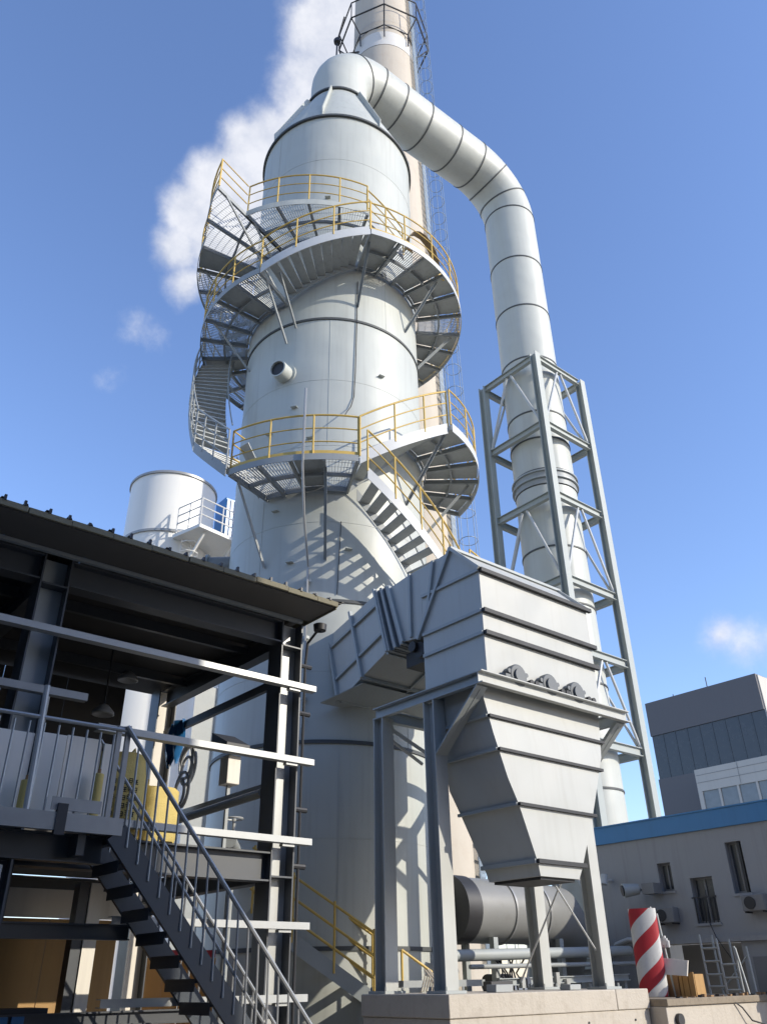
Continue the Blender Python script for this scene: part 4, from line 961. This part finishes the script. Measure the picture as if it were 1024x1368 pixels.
# landing in front with railing
la = thing('landing_platform', 'steel landing with baluster railing at the head of the dark stair', 'platform', (1, 8.9, 3.08))
MB().box(-5, 3.55, 8.50, 9.19, 3.055, 3.08).build('floor_plate', M['steel'], la)
for a, b in ((-5, 2.86), (2.875, 3.55)): MB().channel((a, 8.45, 2.995), (b, 8.45, 2.995), .07, .165, .008, side=1).build('edge_channel', M['rail'], la)
MB().channel((3.556, 8.50, 2.96), (3.556, 9.2, 2.96), .07, .20, .008, side=-1).build('edge_channel', M['dark'], la)
MB().ibeam((-5, 8.75, 2.80), (3.5, 8.75, 2.80), .14, .26).build('under_beam', M['dark'], la)
for x in (2.2, 3.2): MB().bar((x, 8.55, 2.82), (x, 9.25, 2.82), .08, .2).build('cross_beam', M['dark'], la)
MB().bar((2.5, 8.8, 2.62), (1.2, 8.8, 1.6), .09, .09).build('knee_brace', M['dark'], la)
MB().box(2.86, 2.96, 8.40, 8.46, 2.87, 3.16).build('bracket', M['black'], la)
MB().box(2.80, 3.30, 8.425, 8.44, 3.10, 3.22).build('kick_plate', M['rail'], la)
MB().tube((-5, 8.47, 3.92), (3.47, 8.47, 3.98), .022, 8).build('top_rail', M['rail'], la)
bal_me = MB().tube((0,0,0), (0,0,.84), .011, 6).mesh('baluster', M['rail'])
x = -4.8
while x < 3.4:
    inst('baluster', bal_me, la, (x, 8.47, 3.08)); x += .148
MB().tube((2.58, 8.47, 3.08), (2.55, 8.47, 4.30), .03, 10).build('tall_post', M['galv'], la)
MB().tube((2.92, 9.75, 3.08), (2.92, 9.75, 4.64), .07, 12).build('tall_pipe', M['galv'], la)
for x in (3.40, 3.50): MB().bar((x, 8.50, 3.08), (x, 8.50, 4.02), .05, .05).build('end_post', M['rail'], la)
MB().prism([V(3.36, 8.47, 3.98), V(3.52, 8.47, 4.02), V(3.52, 9.1, 4.14), V(3.36, 9.1, 4.12)], (0,0,.02)).build('corner_plate', M['rail'], la)
# grey white panels behind the railing
pp = thing('panel_screen', 'row of grey white upright panels standing behind the landing railing', 'screen', (2, 9.2, 3.08))
xx = -3.0
wds = [.42, .34]*9
k = 0
while xx < 3.62:
    w_ = min(wds[k % 18], 3.66-xx); k += 1
    if w_ < .08: break
    MB().box(xx, xx+w_-.012, 9.12+.03*(k % 2), 9.15+.03*(k % 2), 3.10, 3.98+.02*(k % 3)).build('panel', M['panel'], pp, bevel=.005)
    xx += w_
for i, (x, z0, z1) in enumerate(((2.70, 3.14, 3.46), (3.45, 3.12, 3.62))):
    t = thing('yellow_bollard', ('short yellow post before the grey panels left of the tall pipe on the landing', 'taller yellow post before the grey panels near the stair head')[i], 'post', (x, 9.0, 3.08))
    MB().tube((x, 9.02, 3.085), (x, 9.02, z1), .055, 14).build('post', M['bag'], t, bevel=.01)
    MB().tube((x, 9.02, z1-.01), (x, 9.02, z1+.05), .02, 8).build('knob', M['wood'], t)

# stair
ss = thing('stair_flight', 'dark steel stair with galvanised baluster railing descending right from the landing', 'stair', (4.9, 8.9, 0))
sA, slope = V(3.57, 0, 2.98), -1.08
def sxz(x, dz=0): return sA.z+(x-sA.x)*slope+dz
xe = 6.28
for y in (8.45, 9.16): MB().bar((3.50, y, sxz(3.50, -.11)), (xe, y, sxz(xe, -.11)), .05, .23, oa=0).build('stringer', M['stairdark'], ss)
n = 13
for i in range(n):
    x = 3.72+i*(xe-3.75)/n
    MB().box(x-.13, x+.11, 8.48, 9.13, sxz(x)-.16, sxz(x)-.125).build('tread', M['stairdark'], ss)
    MB().box(x-.136, x-.131, 8.48, 9.13, sxz(x)-.235, sxz(x)-.12).build('nosing', M['stairdark'], ss)
for y, nm in ((8.45, 1), (9.16, 0)):
    r0_, r1_ = V(3.46, y, 4.02), V(6.35, y, 4.02-2.89*1.12)
    MB().tube(r0_, r1_, .026 if nm else .02, 8).build('handrail', M['rail'], ss)
    MB().tube(r0_+V(.12,0,-.72), r1_+V(0,0,-.66), .016, 6).build('lower_rail', M['rail'], ss)
    x = 3.62
    while x < 6.3:
        zt_ = r0_.z+(x-r0_.x)*(r1_.z-r0_.z)/(r1_.x-r0_.x)
        MB().tube((x, y+(-.03 if nm else .03), sxz(x)-.12), (x, y, zt_), .0115, 6).build('baluster', M['rail'], ss); x += .137

# things on the upper floor
def bag(name, label, x0, x1, y, z0, z1, yaw, prints):
    c = V((x0+x1)/2, y, z0); t = thing(name, label, 'bag', c)
    hw, hd, hh = (x1-x0)/2, .26, z1-z0; secs = []
    R = Matrix.Rotation(yaw, 3, 'Z')
    for i in range(9):
        f = i/8; bul = 1+.10*sin(pi*f)-.04*f; q = []
        for j in range(20):
            a = 2*pi*j/20; cx, cy = cos(a), sin(a); e = .5
            px = math.copysign(abs(cx)**e, cx)*hw*bul; py = math.copysign(abs(cy)**e, cy)*hd*bul
            q.append(c + R @ V(px+.012*sin(j*2.1+i), py+.012*cos(j*1.7+i*2), hh*f+.015*sin(j*1.3)))
        secs.append(q)
    MB().loft(secs).build('sack', M['bag'], t)
    if prints:
        pr_ = MB()
        for row in range(6):
            for col in range(7):
                px = -hw*.62+hw*1.24*col/6; pz = hh*(.12+.10*row+.015*(col % 2))
                for k in range(5):
                    hz = k < 3
                    p = c + R @ V(px+(0 if hz else (-.016, .016)[k-3]*random.choice((1, .3))), -hd*1.13-.002*k, pz+((-.022, 0, .022)[k] if hz else 0)); d = R @ (V(random.uniform(.014, .026), 0, 0) if hz else V(0, 0, random.uniform(.012, .026)))
                    pr_.bar(p-d, p+d, .004 if hz else .009, .009 if hz else .004, (0,0,1) if hz else (0,1,0))
        pr_.build('black_lettering', M['print_'], t)
    for sx_ in (-.6, .6): MB().pipe([c+R @ V(hw*sx_, -.05, hh-.02), c+R @ V(hw*sx_*.9, -.03, hh+.10), c+R @ V(hw*sx_*.6, .05, hh+.02)], .014, 5).build('loop', M['bag'], t)
bag('printed_bag', 'khaki yellow bulk bag with rows of black print at the top of the stair', 3.60, 4.20, 9.62, 3.09, 3.98, -.25, True)
bag('yellow_bag', 'plain bright yellow bulk bag right of the printed bag beyond the stair rail', 4.30, 4.80, 9.95, 3.09, 3.72, .2, False)
bag('shaded_bag', 'shaded pale bag squeezed between the printed bag and the bright yellow bag', 4.06, 4.36, 10.0, 3.09, 3.84, .0, False)
bt = thing('blue_overall', 'blue cloth hung over the gable rail at the back of the steel shed', 'cloth', (6.14, 12.7, 5.0))
secs = []
for i in range(7):
    f = i/6; secs.append([V(6.05+.05*sin(4*f+j), 12.5+.42*(j/9)+.02*sin(3*f), 5.47-.75*f*(1-.12*(j % 3))) for j in range(10)]+[V(6.09+.05*sin(4*f+j), 12.5+.42*(j/9), 5.47-.75*f*(1-.12*(j % 3))) for j in range(9, -1, -1)])
MB().loft(secs).build('cloth', M['blueitem'], bt)
hr = thing('hose_coil', 'coil of white hose hung at the back right of the shed platform', 'hose', (6.1, 12.1, 4.5))
for k, (rr, dy, dz) in enumerate(((.30, 0, 0), (.26, .05, .06), (.22, -.04, -.10), (.27, .02, -.38), (.2, .06, -.42))):
    MB().pipe([V(6.05-.02*k, 12.1+dy+rr*.8*cos(2*pi*i/20), 4.62+dz+rr*sin(2*pi*i/20)) for i in range(20)], .025, 6, closed=True).build('loop', M['hose'], hr)
ck = thing('control_box', 'small pale control box with black hood on the platform near the tower', 'control box', (6.3, 11.2, 4.2))
MB().box(6.2, 6.42, 11.1, 11.35, 4.2, 4.62).build('case', M['panel'], ck, bevel=.01); MB().prism([V(6.1, 11.0, 4.62), V(6.1, 11.5, 4.86), V(6.5, 11.5, 4.86), V(6.5, 11.0, 4.62)], (0,0,.16)).build('hood', M['black'], ck)
MB().bar((6.3, 11.22, 3.07), (6.3, 11.22, 4.2), .05, .05).build('post', M['walk'], ck)
# pipework between shed and tower
pw_ = thing('pipe_run', 'two dark pipes with valves behind the shed at the tower side', 'pipes', (7.2, 12.6, 3))
MB().pipe([V(6.5, 11.4, 3.45), V(7.2, 12.4, 3.45), V(8.4, 13.9, 3.5)], .10, 12).build('pipe', M['walk'], pw_)
MB().pipe([V(6.5, 12.6, 3.2), V(7.4, 13.2, 3.2), V(8.3, 14.3, 3.2)], .07, 12).build('pipe', M['steel'], pw_)
MB().tube((6.9, 12.0, 0), (6.9, 12.0, 3.35), .06, 8).build('support', M['walk'], pw_)
MB().tube((6.95, 12.1, 3.55), (6.95, 12.1, 3.9), .03, 8).build('valve_stem', M['galv'], pw_)
MB().pipe([V(6.95+.14*cos(a), 12.1+.14*sin(a), 3.9) for a in [2*pi*i/16 for i in range(16)]], .016, 5, closed=True).build('hand_wheel', M['galv'], pw_)
# lower level odds
ob = thing('orange_board', 'sunlit orange board standing beyond the shed seen under the stair', 'board', (8.0, 14.6, 0))
for i in range(4): MB().box(6.9+.34*i, 7.22+.34*i, 14.6+.02*(i % 2), 14.64+.02*(i % 2), .01, 2.0).build('plank', M['orange'], ob)
MB().box(6.9, 8.2, 14.58, 14.68, 2.005, 2.12).build('cap', M['red'], ob)
bx = thing('dark_crate', 'dark crate with blue ends low in the corner under the landing', 'crate', (2.9, 10.2, 0))
MB().box(2.5, 3.75, 10.2, 10.8, 0, 1.40).build('body', M['black'], bx)
for i in range(4): MB().box(2.86+.17*i, 2.99+.17*i, 10.16, 10.198, 1.08, 1.33).build('blue_slat', M['blueitem'], bx)
lc = thing('near_column', 'wide dark column under the landing at the left edge of the picture', 'column', (2.55, 8.75, 0))
MB().ibeam((2.45, 8.8, .02), (2.45, 8.8, 2.66), .26, .34, .016, .02, upv=(1,0,0)).build('shaft', M['dark'], lc)
MB().box(2.2, 2.7, 8.55, 9.05, 0, .02).build('base_plate', M['dark'], lc)
MB().box(2.42, 2.52, 8.635, 8.66, 2.42, 2.60).build('junction_box', M['galv'], lc)

# ================================================================== UNSEEN HALLS ADDED OUTSIDE THE FRAME (to shade the shed and steer the fill)
def hall(label, x0, x1, y0, y1, h, face, m='tower'):
    t = thing('added_hall', label, 'building', ((x0+x1)/2, (y0+y1)/2, 0))
    MB().box(x0, x1, y0, y1, 0, h).build('wall', M[m], t)
    MB().box(x0-.2, x1+.2, y0-.2, y1+.2, h+.003, h+.35).build('roof', M['sheet'], t)
    for k in range(3):
        z = h*(.2+.26*k); n = int(((x1-x0) if face == 'y' else (y1-y0))/4)
        for i in range(n):
            if face == 'y': MB().box(x0+1+4*i, x0+3.6+4*i, y1+.003, y1+.06, z, z+1.6).build('window', M['glass'], t)
            else: MB().box(x1+.003, x1+.06, y0+1+4*i, y0+3.6+4*i, z, z+1.6).build('window', M['glass'], t)
hall('charcoal clad hall added unseen behind the viewer to shade the shed front', -9, 13.2, -22, -6, 16, 'y')
hall('cream clad hall added unseen left of the shed to dim and warm the fill light', -34, -12, -22, 44, 12, 'x', 'cream')
